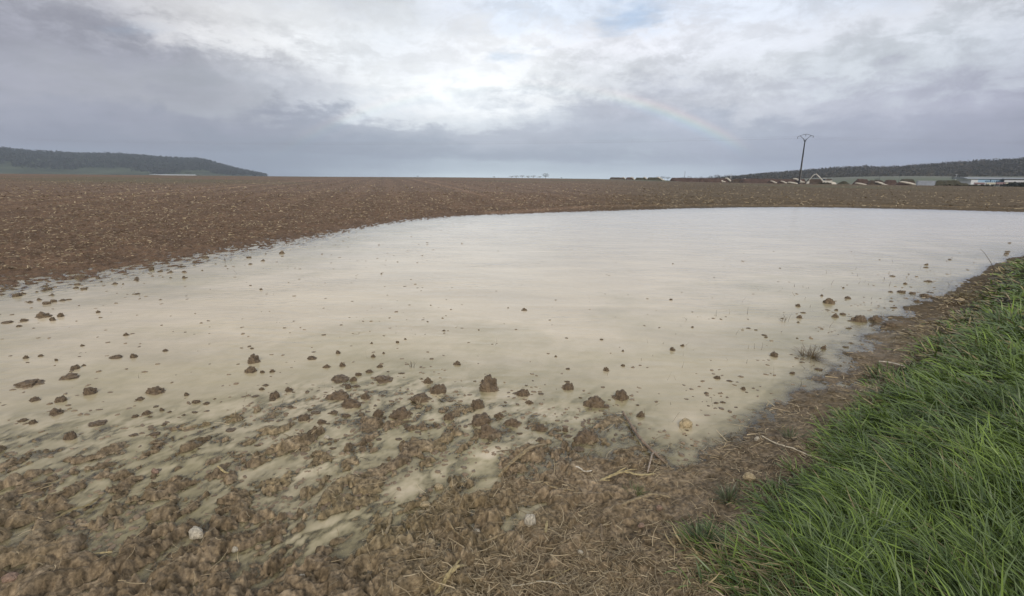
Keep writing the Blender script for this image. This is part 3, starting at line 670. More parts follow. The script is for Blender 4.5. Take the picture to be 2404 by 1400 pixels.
def put(me, px, py, wpx, hpx, seed, name, squash=True):
    x, y = P(px, py)
    depth = (np.array([x, y, -HC]) @ fwd)
    w = wpx / FOC * depth; hh = hpx / FOC * depth * 1.05
    # what shows above the water also includes the far half of the top, seen from above
    dip = HC / hypot(x, y)
    hh = min(max(hh - w * 0.35 * dip, hh * .45), .56 * w)
    o = bpy.data.objects.new(name, me); COL.objects.link(o)
    s = w / me['w']; rz = (seed * 2.399) % 6.28
    z0 = -0.18 * hh if name == 'mud_clod' else 0
    o.scale = (s * random.uniform(.9, 1.1), s * random.uniform(.65, .95), hh * 1.15 / me['h'])
    o.rotation_euler = (0, 0, random.uniform(-.35, .35) + (pi if seed % 2 else 0) + (-.1 if wpx > 2 * hpx else 0))
    o.location = (x, y + w * .3, z0)
    return o
for i, c in enumerate(CLODS):
    big = c[2] > 12
    me = (CL if big else CS)[(c[4] + i * 0 if len(c) > 4 else i) % 8]
    o = put(me, c[0], c[1], c[2], c[3], i, 'mud_clod')
    if len(c) > 5: tag(o, c[5], 'mud clod', 'mud clods standing in the pond')
    else: tag(o, 'small wet brown mud clod poking out of the shallow flood water', 'mud clod', GRP)
# more, strewn along the edges where the photo shows them thin out
k = 0
for _ in range(4000):
    if k >= 175: break
    zone = random.random()
    if zone < .34: px, py = random.uniform(0, 760), random.uniform(560, 720); lim = .9
    elif zone < .70: px, py = random.uniform(1700, 2400), random.uniform(540, 960); lim = .75
    else: px, py = random.uniform(300, 1750), random.uniform(840, 1060); lim = .5
    x, y = P(px, py); z, a_, b_, g_ = land(np.array([x]), np.array([y]), False)
    if z[0] > -.004 or a_[0] > lim or g_[0] > -.1: continue
    dpt = np.array([x, y, -HC]) @ fwd
    w = random.uniform(.02, .075) * (1 if dpt < 6 else 1.5); o = put(CS[k % 8], px, py, w / dpt * FOC, w / dpt * FOC * random.uniform(.2, .45), k, 'mud_clod')
    tag(o, 'small wet brown mud clod poking out of the shallow flood water', 'mud clod', GRP); k += 1

# hundreds of smaller crumbs, too many to place one by one
crumb = [lump(i + 71, 2, .7, .45, .15) for i in range(6)]
cvs = [np.array([v.co[:] for v in m.vertices]) for m in crumb]; cfs = [np.array([p.vertices[:] for p in m.polygons]) for m in crumb]
VV = []; FF = []; off = 0
n0 = 16000; a = np.radians(rng.uniform(-48, 48, n0)); r = 2.3 * (16 / 2.3) ** rng.random(n0); x = r * np.sin(a); y = r * np.cos(a); z, da, db, dg = land(x, y, False)
pr = np.clip(.02 + .9 * np.exp(-np.maximum(da, 0) / .35) * np.clip(.35 + 1.6 * fbm(x * 2.4, y * 2.4, 3), 0, 1) + .05 * (x < -.1 * y) + .05 * (x > .7 * y), 0, 1) * np.where(x > .5 * y, .6, 1)
ok = (z < -.002) & (z > -.16) & (dg < -.05) & (rng.random(n0) < pr)
for i in np.nonzero(ok)[0][:3200]:
    k = i % 6; w = rng.uniform(.005, .020) * (1 + .05 * r[i]); t_ = rng.uniform(0, 6.28); c_, s_ = cos(t_), sin(t_); q = cvs[k] * np.array([w, w * rng.uniform(.5, .9), w * rng.uniform(.35, .8)])
    q = q @ np.array([[c_, s_, 0], [-s_, c_, 0], [0, 0, 1]]) + np.array([x[i], y[i], -.1 * w]); VV.append(q); FF.append(cfs[k] + off); off += len(q)
o = mesh_np('mud_crumbs', np.concatenate(VV), np.concatenate(FF), clod_m); tag(o, 'countless tiny crumbs of mud speckling the shallow water', 'mud crumbs', kind='stuff')

# ------------------------------------------------------------------ stones
ST = [lump(i + 51, 3, [.8, .6, .75, .9][i], .35, kind='stone') for i in range(4)]
chalk = mat('pale_stone', (0.66, 0.59, 0.46), .75, .25, noise=(2.0, .35), bump=(4, .6, .08))
ochre = mat('ochre_stone', (0.55, 0.44, 0.27), .8, .2, noise=(2.0, .4), bump=(4, .6, .08))
pink = mat('reddish_stone', (0.38, 0.26, 0.19), .8, .2, noise=(2.0, .35), bump=(4, .6, .08))
STONES = [
 (1244,1262,32,30,chalk,'pale knobbly stone beside the small grey puddle near the bottom centre'),
 (1613,1006,30,22,ochre,'yellowish stone at the water line, right of the long brown stick'),
 (1362,1318,14,24,chalk,'upright pale stone in the mud right of the biggest pale stone'),
 (1012,1300,22,22,ochre,'squat tan stone in straw left of the pale stone by the puddle'),
 (709,1374,20,24,chalk,'pale stone near the bottom edge among thin straws, left of centre'),
 (17,1374,36,20,pink,'flat orange-brown stone at the bottom left corner'),
 (360,1114,18,20,pink,'small reddish stone standing on a mud ridge at left'),
 (550,1298,16,34,chalk,'tall narrow white stone in the mud at lower left'),
 (455,1266,38,24,chalk,'broad pale flake of stone lying left of the tall narrow white one'),
 (1547,1220,14,12,pink,'small pinkish stone under the curved broad leaf'),
 (1778,1042,14,12,chalk,'small round pale stone on the bare mud near the grass edge'),
 (1760,1148,28,16,ochre,'flat tan stone between the small tuft and the grass bank'),
 (1120,1257,14,8,chalk,'tiny white stone in straw left of the small grey puddle'),
 (998,1192,24,12,ochre,'flat tan stone at the end of the long yellow puddle'),
 (765,1032,13,11,chalk,'small pale stone on the muddy ridge left of centre'),
 (1505,1262,16,10,pink,'small brown stone half sunk in the mud below the curved leaf'),
 (1030,1150,20,12,ochre,'tan stone beside the round mud mound'),
]
SB = {}
for i, (px, py, w, h, m, lab) in enumerate(STONES):
    key = (i % 4, m.name)
    if key not in SB:
        c = ST[i % 4].copy(); c.materials.append(m); SB[key] = c
        c['w'] = ST[i % 4]['w']; c['h'] = ST[i % 4]['h']
    o = put(SB[key], px, py, w, h, i, 'stone'); x, y, _ = o.location
    o.location.z = max(hz(x, y), .0) + .006; tag(o, lab, 'stone', 'stones lying in the mud')

# ------------------------------------------------------------------ single stalks and sticks
def ribbon(name, pts, wpx, col, label, cat, lift=.010, flat=.22, arch=0.0, fray=0):
    w3 = []
    for i, (px, py) in enumerate(pts):
        x, y = P(px, py, .03); w3.append((x, y))
    xs = []; N_ = 10 * (len(pts) - 1)
    for i in range(N_ + 1):
        t = i / N_ * (len(pts) - 1); j = min(int(t), len(pts) - 2); q = t - j
        p0 = w3[max(j - 1, 0)]; p1 = w3[j]; p2 = w3[j + 1]; p3 = w3[min(j + 2, len(pts) - 1)]
        cr = [0.5 * (2 * p1[k] + (p2[k] - p0[k]) * q + (2 * p0[k] - 5 * p1[k] + 4 * p2[k] - p3[k]) * q * q + (3 * p1[k] - p0[k] - 3 * p2[k] + p3[k]) * q ** 3) for k in (0, 1)]
        xs.append(cr)
    ox, oy = xs[0]; dpt = np.array([ox, oy, -HC]) @ fwd; rad_ = wpx / FOC * dpt / 2
    zz = np.array([max(hz(a, b), 0) for a, b in xs]); zz = np.convolve(np.pad(zz, 4, mode='edge'), np.ones(9) / 9, 'valid')
    oz = zz[0] + lift
    pp = [(a - ox, b - oy, zz[i] + lift + arch * sin(pi * i / N_) - oz) for i, (a, b) in enumerate(xs)]
    rr = [rad_ * (0.45 + .55 * sin(pi * min(1, max(0, .12 + .8 * i / N_)))) for i in range(N_ + 1)]
    rr = [q * .92 * (1 + .22 * sin(i * 1.9 + wpx)) for i, q in enumerate(rr)]; b = MB(); b.tube(pp, rr, 8, flat * .8)
    for k in range(fray):
        s_ = random.randint(1, N_ // 2); e_ = min(N_, s_ + random.randint(3, 7)); off = random.uniform(-1.6, 1.6) * rad_
        q = [(p[0] + off * (j + 1) * .2, p[1] + off * (j + 1) * .45, p[2] + .002) for j, p in enumerate(pp[s_:e_])]
        if len(q) > 1: b.tube(q, rad_ * .35, 5, .5)
    m = mat(name + '_fibre', col, .6, .3, noise=(60, .4), bump=(250, .5, .002))
    o = b.build(name, m, None, True); o.location = (ox, oy, oz); tag(o, label, cat)
    return o
DK = (0.20, 0.145, 0.085); YL = (0.42, 0.33, 0.16); PL = (0.55, 0.47, 0.33); BR = (0.30, 0.225, 0.12)
ribbon('stick', [(1462,963),(1500,1022),(1530,1055),(1562,1084)], 7, (.25,.18,.12), 'long bare brown stick lying from the tall clod into the mud', 'stick', .02, 1)
ribbon('twig', [(1520,1112),(1527,1085),(1533,1064),(1548,1060)], 5, (.34,.27,.2), 'short pale crooked twig at the lower end of the long brown stick', 'twig', .02, 1, .01)
ribbon('stalk', [(1788,1026),(1830,1052),(1868,1072),(1902,1090)], 5, PL, 'long pale stalk lying on bare mud and reaching into the grass', 'stalk', .015, .8)
ribbon('stalk', [(2062,855),(2095,866),(2132,882)], 6, (.6,.52,.4), 'whitish stalk on the edge of the grass bank near the water', 'stalk', .03, .8)
ribbon('dead_leaf', [(1172,1117),(1215,1080),(1245,1062),(1282,1040)], 13, BR, 'broad brown split leaf lying at the end of the long yellow puddle', 'dead leaf', .02, .2, .02, 6)
ribbon('dead_leaf', [(1408,1126),(1450,1118),(1490,1121),(1536,1118)], 10, YL, 'frayed yellow strip of leaf lying below the twig', 'dead leaf', .014, .2, .01, 5)
ribbon('dead_leaf', [(1458,1200),(1500,1184),(1530,1174),(1572,1174)], 10, BR, 'long curved tan leaf on the mud between two grass clumps and the puddle', 'dead leaf', .014, .2, .02)
ribbon('stalk', [(1351,1101),(1370,1102),(1390,1105)], 6, (.62,.56,.45), 'short white stalk in the straw above the frayed yellow leaf', 'stalk', .012, .7)
ribbon('dead_leaf', [(1020,1402),(1052,1372),(1092,1340)], 15, YL, 'broad straw-coloured leaf blade at the bottom edge, left of centre', 'dead leaf', .02, .2, .01, 5)
ribbon('dead_leaf', [(955,1400),(1000,1384),(1045,1366)], 9, BR, 'narrow tan leaf crossing the foot of the broad straw-coloured one', 'dead leaf', .012, .2)
ribbon('stalk', [(906,1268),(913,1230),(919,1190)], 9, BR, 'stout flat stalk pointing at the near side of the yellow puddle', 'stalk', .012, .3)
ribbon('stalk', [(1200,1402),(1250,1388),(1295,1382),(1332,1388)], 4, PL, 'thin bent pale stalk at the bottom edge right of centre', 'stalk', .012, .8)
ribbon('stalk', [(1262,1384),(1300,1362),(1340,1338)], 4, YL, 'straight yellow stalk crossing above the thin bent one', 'stalk', .012, .8)
ribbon('stalk', [(1050,1232),(1072,1252),(1092,1282)], 5, BR, 'short tan stalk slanting down left of the small grey puddle', 'stalk', .012, .5)
ribbon('stalk', [(1276,1140),(1300,1152),(1352,1171)], 6, BR, 'forked tan stalk slanting right of the small water patch', 'stalk', .012, .5, .0, 3)
ribbon('dead_leaf', [(120,1222),(160,1198),(205,1182),(245,1150)], 12, (.24,.185,.08), 'long olive wet leaf half in the water at the far left', 'dead leaf', .012, .2, .008)
ribbon('stalk', [(195,1296),(225,1291),(262,1287)], 7, YL, 'short yellowish straw lying on the mud at lower left', 'stalk', .012, .5)
ribbon('stalk', [(512,1098),(524,1104),(537,1108)], 6, YL, 'very short straw resting on a mud ridge left of centre', 'stalk', .014, .6)
ribbon('stalk', [(1280,1268),(1284,1235)], 8, YL, 'flat yellow stub of straw standing just right of the big pale stone', 'stalk', .012, .3)
ribbon('dead_leaf', [(1135,1275),(1160,1262),(1188,1252)], 8, BR, 'tan leaf piece reaching to the near end of the small grey puddle', 'dead leaf', .012, .25)
ribbon('stalk', [(1165,1055),(1195,1052),(1232,1068)], 4, DK, 'dark thin stalk on the shore by the broad brown split leaf', 'stalk', .012, .7)
ribbon('stalk', [(1410,1245),(1414,1290)], 7, DK, 'flat grey-brown stalk upright in the picture right of the upright pale stone', 'stalk', .012, .35)
# tall dead stem at the waterside on the right
b = MB(); x, y = P(2338, 648); b.tube([(0,0,-.05),(-.05,0,.10),(-.13,.02,.24),(-.25,.05,.40),(-.33,.06,.47)], [.006,.005,.004,.003,.002], 6)
b.tube([(-.02,0,.0),(-.10,.06,.06),(-.2,.1,.07)], [.004,.003,.002], 5)
o = b.build('tall_weed', mat('dead_stem_brown', (.12,.09,.06), .7), None, True); o.location = (x, y, .0); tag(o, 'tall thin dead stem leaning over the water at the right', 'weed')

# grass tufts growing apart from the bank
tuft_m = bpy.data.materials['grass_blade']
def tuft(px, py, n, L_, label, tone_c, lean_=(.2, 1.25), spread=.035):
    x, y = P(px, py, .03); z = hz(x, y); k = n
    a_ = rng.uniform(0, 2 * pi, k); rr = rng.uniform(0, 1, k) ** .6 * spread
    col = np.tile(np.array(tone_c), (k, 1)) * rng.uniform(.55, 1.4, (k, 1))
    v, f, tn = blades(rr * np.sin(a_), rr * np.cos(a_), np.full(k, -.006), rng.uniform(.4, 1, k) * L_, rng.uniform(.002, .0045, k), a_ + rng.normal(0, .5, k), rng.uniform(*lean_, k), rng.uniform(.1, .8, k), col, 4, rng.normal(0, .4, k))
    o = mesh_np('grass_tuft', v, f, tuft_m, attr={'tone': tn}); o.location = (x, y, max(z, 0)); tag(o, label, 'grass tuft', 'tufts of grass standing apart from the bank')
tuft(1648, 1300, 170, .13, 'dark green spiky grass tuft on the mud at the tip of the grass bank', (.075, .11, .045))
tuft(1712, 1182, 110, .11, 'thin olive grass tuft on the mud above the spiky dark green one', (.09, .11, .05))
tuft(1745, 1160, 50, .09, 'tiny sparse tuft of grass beside the flat tan stone', (.10, .11, .05))
tuft(1902, 832, 150, .17, 'brown tuft of dead grass standing in the water off the bank', (.16, .115, .06), (.4, 1.5), .07)
tuft(1490, 1160, 50, .07, 'small yellow-green tuft in the straw right of the frayed leaf', (.16, .17, .07))
tuft(1858, 1032, 60, .10, 'small green tuft near the grass edge above the long pale stalk', (.09, .11, .05))
tuft(965, 856, 12, .10, 'few dark blades standing up in the water left of centre', (.10, .08, .05), (.0, .5), .03)
tuft(1843, 750, 16, .12, 'wispy dead blades out in the water toward the right bank', (.14, .11, .07), (.1, .9), .04)
tuft(2262, 700, 90, .22, 'yellowish grass tuft at the edge of the bank near the dead stem', (.20, .17, .07), (.3, 1.3), .12)

# ------------------------------------------------------------------ hills and woods
def crowns(cx, cy, cz, size, ntri, tri, c0, c1, seed, trunks=True):
    """loose winter crowns of many small faces"""
    g = np.random.default_rng(seed); n = len(cx)
    d = g.normal(0, 1, (n, ntri, 3)); d /= np.linalg.norm(d, axis=2, keepdims=True)
    rr = g.uniform(.45, 1.0, (n, ntri, 1)) ** .6
    c = d * rr * np.array([1, 1, 1.05]) * size[:, None, None] * .55
    c[..., 2] *= np.where(c[..., 2] < 0, .8, 1)
    c += np.stack([cx, cy, cz + size * .62], 1)[:, None, :]
    e = g.normal(0, 1, (n, ntri, 3, 3)) * tri * size[:, None, None, None]
    v = (c[:, :, None, :] + e).reshape(-1, 3); f = np.arange(len(v)).reshape(-1, 3)
    t = g.random((n, 1)) * .7 + g.random((n, ntri)) * .3
    col = (np.array(c0) * (1 - t[..., None]) + np.array(c1) * t[..., None]); col = np.repeat(col.reshape(-1, 3), 3, 0)
    return v, f, col
wood_m = attr_mat('winter_foliage', .9, .1)
def profile(pts, depth_fn):
    """skyline pixels -> (azimuth, elevation angle tangent)"""
    out = []
    for px, py in pts:
        p = PD(px, py, 1.0); out.append((math.atan2(p[0], p[1]), (p[2] - HC) / hypot(p[0], p[1])))
    return np.array([o[0] for o in out]), np.array([o[1] for o in out])

def hill(name, prof, r0_, r1_, r2_, treeh, m, foot):
    a_, t_ = prof; A_ = np.linspace(a_[0], a_[-1], 260); T_ = np.interp(A_, a_, t_)
    Rr = np.concatenate([np.linspace(r0_, r1_, 40), np.linspace(r1_, r2_, 8)[1:]])
    AA_, RR_ = np.meshgrid(A_, Rr); top = np.maximum(T_ * r1_ + HC - treeh, foot)[None, :]
    s = sstep(RR_, r0_, r1_) * .75 + .25 * np.clip((RR_ - r0_) / (r1_ - r0_), 0, 1)
    ZZ = foot + (top - foot) * s * (1 - .4 * sstep(RR_, r1_ * 1.02, r2_))
    x_, y_ = RR_ * np.sin(AA_), RR_ * np.cos(AA_); ZZ = ZZ + (fbm(x_ * .006, y_ * .006, 3) * .10) * (ZZ - foot)
    ii = np.arange(x_.size).reshape(x_.shape); qd = np.stack([ii[:-1, :-1], ii[:-1, 1:], ii[1:, 1:], ii[1:, :-1]], -1).reshape(-1, 4)
    o = mesh_np(name, np.stack([x_.ravel(), y_.ravel(), ZZ.ravel()], 1), qd, m); tag(o, kind='structure')
    def hf(a, r):
        tp = np.maximum(np.interp(a, a_, t_) * r1_ + HC - treeh, foot)
        s = sstep(r, r0_, r1_) * .75 + .25 * np.clip((r - r0_) / (r1_ - r0_), 0, 1)
        z = foot + (tp - foot) * s * (1 - .4 * sstep(r, r1_ * 1.02, r2_)); x, y = r * np.sin(a), r * np.cos(a)
        return x, y, z + (fbm(x * .006, y * .006, 3) * .10) * (z - foot)
    return hf
hill_m = mat('hill_meadow', (0.075, 0.085, 0.045), .95, .1, noise=(.012, .5))
PL_ = profile([(-1500,330),(-500,340),(-150,343),(0,347),(60,352),(200,360),(270,361),(350,365),(420,369),(480,374),(520,385),(560,396),(600,404),(640,412),(680,417)], None)
hfL = hill('hill', PL_, 1500, 2250, 2900, 9, hill_m, -6)
g = np.random.default_rng(3); n = 13000
a = g.uniform(PL_[0][0] * .0 + radians(-62), PL_[0][-1], n); r = g.uniform(1620, 2330, n); x, y, z = hfL(a, r)
open_ = fbm(x * .0045 + 3, y * .0045, 3) > .20 + .35 * sstep(r, 1700, 2000); low = (r < 1780) & (fbm(x * .008, y * .008, 2) > -.05)
ok = ~(open_ & (r < 2100)) & ~low & (z > -3); v, f, col = crowns(x[ok], y[ok], z[ok], g.uniform(5, 10, ok.sum()), 14, .17, (.040, .046, .030), (.085, .078, .055), 5)
o = mesh_np('wood', v, f, wood_m, smooth=False, attr={'tone': col}); tag(o, 'hazy leafless wood covering the long hill at the left', 'wood', kind='stuff')
# pale strip of land at the foot of the left hill
def strip(name, pts, r0_, r1_, zoff, m):
    pass
PR_ = profile([(1600,418),(1660,415),(1740,409),(1800,405),(1900,400),(1980,394),(2030,391),(2080,393),(2200,386),(2300,379),(2404,373),(2700,360),(3500,340)], None)
hfR = hill('hill', PR_, 760, 1150, 1600, 9, hill_m, -1.0)
n = 12000
a = g.uniform(PR_[0][0], radians(64), n); r = 780 + 420 * g.random(n) ** .9; x, y, z = hfR(a, r); sz = g.uniform(5, 10, n) * (.45 + .55 * sstep(a, PR_[0][0], radians(32)))
v, f, col = crowns(x, y, z, sz, 22, .13, (.048, .048, .032), (.120, .100, .072), 6)
o = mesh_np('wood', v, f, wood_m, smooth=False, attr={'tone': col}); tag(o, 'brown leafless wood on the low hill at the right', 'wood', kind='stuff')

# separate trees on the skyline
bark = mat('bark', (.07, .058, .045), .9, .1)
def tree(px, depth, h, wide, label, group, seed, green=False, base_py=None):
    p = PD(px, 420, depth); x, y = p[0], p[1]; zz, *_ = land(np.array([x]), np.array([y]), False); z = max(float(zz[0]), 1.2)
    o = empty('tree', (x, y, z)); tag(o, label, 'tree', group)
    b = MB(); b.tube([(0,0,-1),(0,0,h*.35),(h*.03,0,h*.75)], [h*.035, h*.025, h*.008], 6)
    for k in range(7):
        t = random.uniform(0, 6.28); s_ = random.uniform(.25, .5); b.tube([(0,0,h*s_), (cos(t)*wide*.25, sin(t)*wide*.25, h*(s_+.2)), (cos(t)*wide*.38, sin(t)*wide*.38, h*(s_+.38))], [h*.014, h*.009, h*.003], 4)
    b.build('trunk', bark, o)
    gg = np.random.default_rng(seed); k = 260
    d = gg.normal(0, 1, (k, 3)); d /= np.linalg.norm(d, axis=1)[:, None]; d *= gg.uniform(.2, 1, (k, 1)) ** .5
    c = d * np.array([wide * .5, wide * .5, h * .36]) + np.array([0, 0, h * .62])
    e = gg.normal(0, 1, (k, 3, 3)) * h * .035; v = (c[:, None] + e).reshape(-1, 3)
    c0 = np.array([.055, .052, .040] if not green else [.045, .06, .03]); col = np.repeat(c0[None] * gg.uniform(.7, 1.5, (k, 1)), 3, 0)
    mesh_np('crown', v, np.arange(len(v)).reshape(-1, 3), wood_m, o, False, attr={'tone': col})
GT = 'bare trees along the skyline'
random.seed(11)
def trow(spec, dep, labs, hk=1.0):
    for i, (px, hp, wp_) in enumerate(spec):
        d = dep + random.uniform(-20, 20); h = hp / FOC * d; tree(px, d, h, wp_ / FOC * d, labs, GT, int(px))
trow([(981,4,8),(1160,4,7),(1318,4,5)], 620, 'tiny lone bush-like tree on the empty skyline of the field')
trow([(1200,6,14),(1212,7,14),(1226,8,13),(1240,7,12),(1252,8,14),(1266,6,12)], 620, 'low round bare tree in the clump on the middle skyline')
trow([(1281,13,18)], 620, 'largest tree at the right end of the middle skyline clump')
trow([(1543,8,16),(1556,9,14),(1568,8,14),(1605,8,14),(1618,9,14),(1633,8,12),(1645,9,13),(1658,8,13),(1668,11,12),(1682,14,16),(1692,12,14),(1706,15,18),(1722,14,18),(1734,13,16),(1748,12,18),(1764,14,20),(1780,14,20)], 560, 'bare grey tree in the row behind the heaps, left of the pole')
trow([(2060,8,14),(2250,22,18),(2262,17,16),(2240,15,14)], 420, 'bare tree standing between the heaps and the long blue-striped shed')

# ------------------------------------------------------------------ heaps beyond the field
soilA = mat('heap_soil', (.085, .062, .045), .95, .1, noise=(.5, .35), bump=(1.2, .6, .3))
soilB = mat('heap_soil_red', (.10, .065, .050), .95, .1, noise=(.5, .3), bump=(1.2, .6, .3))
soilC = mat('heap_compost', (.075, .068, .042), .95, .1, noise=(.5, .35), bump=(1.2, .6, .3))
pale = mat('pale_spill', (.62, .56, .46), .85, .1, noise=(.8, .25))
def heap(x0, x1, ybase, ytop, depth, m, label, slide=None, flat=.5, skew=0.0):
    pm = PD((x0 + x1) / 2, 425, depth); w = (x1 - x0) / FOC * depth
    zt = PD((x0 + x1) / 2, ytop, depth)[2]; zb = min(PD((x0 + x1) / 2, ybase, depth)[2], hz(pm[0], pm[1])) - .3
    H_ = zt - zb; yaw = -math.atan2(pm[0], pm[1]) * .35
    o = empty('soil_heap', (pm[0], pm[1], zb), yaw); tag(o, label, 'soil heap', 'heaps of soil beyond the far end of the field')
    nx_, ny_ = 44, 16; dp = max(w * .45, 6)
    U, V = np.meshgrid(np.linspace(-1, 1, nx_), np.linspace(-1, 1, ny_))
    e = np.maximum(np.abs(U - skew * (1 - np.abs(U))) , 0); prof = np.clip((1 - e) / max(1 - flat, .05), 0, 1) ** .8 * np.clip((1 - np.abs(V)) * 1.6, 0, 1)
    seed = x0 * .37
    ZZ = H_ * prof * (1 + .10 * fbm(U * 3 + seed, V * 2, 3)) + .05 * H_ * fbm(U * 9 + seed, V * 5, 2) * (prof > 0)
    vv = np.stack([(U * w / 2).ravel(), (V * dp / 2).ravel(), ZZ.ravel()], 1); ii = np.arange(nx_ * ny_).reshape(ny_, nx_)
    qd = np.stack([ii[:-1, :-1], ii[:-1, 1:], ii[1:, 1:], ii[1:, :-1]], -1).reshape(-1, 4)
    mesh_np('mound', vv, qd, m, o)
    if slide:
        # pale tongue of chalky material down the end of the heap
        (ax, ay), (bx, by), th = slide
        A_ = PD(ax, ay, depth - dp * .35); B_ = PD(bx, by, depth - dp * .62); b = MB(); wd_ = 1.5 * th / FOC * depth
        M_ = Matrix.Rotation(-yaw, 3, 'Z'); pa = M_ @ (Vector(A_) - Vector(o.location)); pb = M_ @ (Vector(B_) - Vector(o.location))
        mid = (pa + pb) / 2 + Vector((0, 0, .10 * abs(pa.z - pb.z)))
        b.tube([pa + Vector((-wd_ * 1.2, 0, .05)), pa, mid, pb, pb + Vector((wd_ * 1.5, 0, -.1))], [wd_ * .25, wd_ * .5, wd_ * .62, wd_ * .6, wd_ * .3], 8, .9)
        b.build('pale_tongue', pale, o, True)
HS = [
 (1433,1449,422,417,330,soilA,'small end heap, farthest left of the row of dark heaps',None,.4),
 (1430,1468,423,417,320,soilA,'long low dark heap with a short pale end, second from the left of the row',((1464,417),(1470,422),1.6),.8),
 (1468,1490,423,417,312,soilB,'low heap with a pale slanting end, third from the left of the row',((1484,417),(1490,422.5),2),.7),
 (1490,1520,423,417.5,308,soilC,'greenish heap with a short pale end where the row steps down',((1514,417),(1520,422),2),.7),
 (1518,1556,424,417,300,soilC,'olive topped heap with a long pale sloping end',((1546,417),(1556,423),2.2),.75),
 (1575,1700,427,418.5,290,soilB,'very long low dark red-brown heap left of the pale slanting streaks',((1687,420),(1697,427),2.6),.93),
 (1640,1718,427,419,285,soilB,'dark heap behind the very long one, ending in a pale slanting streak',((1707,419),(1716,427),2.6),.85),
 (1712,1772,429,420.5,270,soilA,'dark wedge-shaped heap with the widest pale slope, left of the pole',((1749,421),(1768,428),3),.6),
 (1740,1885,430,420.5,262,soilB,'long brown heap reaching as far as the foot of the pole',((1868,420.5),(1882,428),3),.92),
 (1800,1822,430,424.5,240,soilB,'low pale-ended mound before the long brown heap, leftmost of three',((1812,425.5),(1820,429),1.8),.4),
 (1824,1846,430,425,240,soilB,'low mound with a pale end, middle one of three before the long brown heap',((1836,426),(1844,429.5),1.8),.4),
 (1846,1874,432,427,228,soilC,'small mound with a whitish top just left of the pole foot',((1854,428.5),(1868,431),2.2),.4),
 (1945,1966,433,427.5,236,pale,'small whitish heap right of the excavator',None,.3),
 (1893,1955,431,421,250,soilA,'dark flat-topped heap behind the excavator',None,.75),
 (1963,2000,433,426,225,soilC,'small pointed brown heap right of the excavator',None,.15),
 (2002,2045,433,421,262,soilB,'dark lumpy heap at the back, right of the small pointed one',None,.4),
 (2004,2036,434,430,222,soilB,'low heap in front with a curved pale top',((2012,430.5),(2030,434),2.2),.4),
 (2034,2080,434.5,424,232,soilA,'brown heap with a bright white slanting stripe on its right side',((2060,428),(2078,435),2.8),.45),
 (2072,2110,433,423,252,soilB,'reddish brown heap in the middle of the right-hand group',None,.4),
 (2098,2160,435,426,226,soilB,'wide heap capped by a long curved white band',((2118,427.5),(2152,435),2.8),.35),
 (2110,2150,431,421,275,soilC,'olive heap at the back, behind the white-banded one',None,.5),
 (2190,2262,436,424,238,soilC,'large grey-olive heap right of the grey container',None,.5),
 (2205,2282,438,430,218,soilC,'long low dark heap in front of the large grey-olive one',None,.5),
]
for h_ in HS: heap(*h_)

# ------------------------------------------------------------------ excavator
p = PD(1938, 429, 238); ex = empty('excavator', (p[0], p[1], p[2] - 1.2), -.5); tag(ex, 'pale excavator with its arm raised, parked in front of a dark heap', 'excavator')
em = mat('excavator_cream', (.62, .58, .50), .5, .4); ed = mat('excavator_dark', (.04, .04, .045), .7)
gl_m = mat('cab_glass', (.05, .06, .07), .1, .6)
for s_ in (-1, 1):
    b = MB(); b.tube([(-2.2, s_*1.2, .45), (-1.9, s_*1.2, .12), (1.9, s_*1.2, .12), (2.2, s_*1.2, .45), (1.9, s_*1.2, .8), (-1.9, s_*1.2, .8), (-2.2, s_*1.2, .45)], .16, 6); b.box((0, s_*1.2, .45), (3.8, .5, .5)); b.build('track', ed, ex)
b = MB(); b.box((.5, 0, 1.55), (3.6, 2.7, 1.1), top=(.92, .95)); b.box((2.2, 0, 1.7), (.8, 2.6, 1.0), top=(.8, .9)); body = b.build('body', em, ex)
b = MB(); b.box((-.7, .8, 2.55), (1.5, 1.1, 1.5), top=(.85, .9)); cab = b.build('cab', em, ex)
b = MB(); b.box((-.76, .8, 2.6), (1.42, 1.2, .9), top=(.88, .9)); b.build('window', gl_m, cab)
b = MB(); b.tube([(-1.0, -.3, 1.8), (-3.0, -.3, 3.9), (-4.2, -.3, 5.0)], [.28, .32, .18], 6); b.build('boom', em, ex)
b = MB(); b.tube([(-4.0, -.3, 5.2), (-5.4, -.3, 4.6), (-7.0, -.3, 1.9)], [.16, .22, .13], 6); arm = b.build('arm', em, ex)
b = MB(); b.box((-7.3, -.3, 1.2), (1.3, 1.3, 1.1), top=(.6, 1), sh=(.3, 0)); b.build('bucket', em, ex)

# ------------------------------------------------------------------ pole with its wires
dpt = 114.0; base = PD(1875.5, 433, dpt); topp = PD(1891, 320, dpt)
bz = hz(base[0], base[1]); Hp = topp[2] - bz
po = empty('electricity_pole', (base[0], base[1], bz), -radians(24)); tag(po, 'dark electricity pole with a V-shaped head standing in the field at right', 'electricity pole')
pm_ = mat('pole_dark', (.045, .045, .048), .7, .3, noise=(1.5, .3)); st = mat('galvanised_steel', (.10, .105, .115), .5, .4, metal=.4); ins = mat('insulator_glass', (.12, .13, .13), .3, .5)
HB = Hp - 1.05
b = MB(); b.box((0, 0, HB / 2 - .4), (.42, .32, HB + .8), top=(.50, .6)); b.build('pole', pm_, po)
lx = mat('pole_edge', (.30, .29, .27), .8); b = MB(); b.box((.155, -.13, HB * .32), (.10, .12, HB * .6), top=(.6, .6), sh=(-.05, .03)); b.build('edge_flange', lx, po)
WH = 1.42
b = MB()
b.tube([(0, 0, HB - .5), (-.42, 0, HB + .35), (-WH + .35, 0, HB + .95)], .055, 6); b.tube([(0, 0, HB - .5), (.42, 0, HB + .35), (WH - .35, 0, HB + .95)], .055, 6)
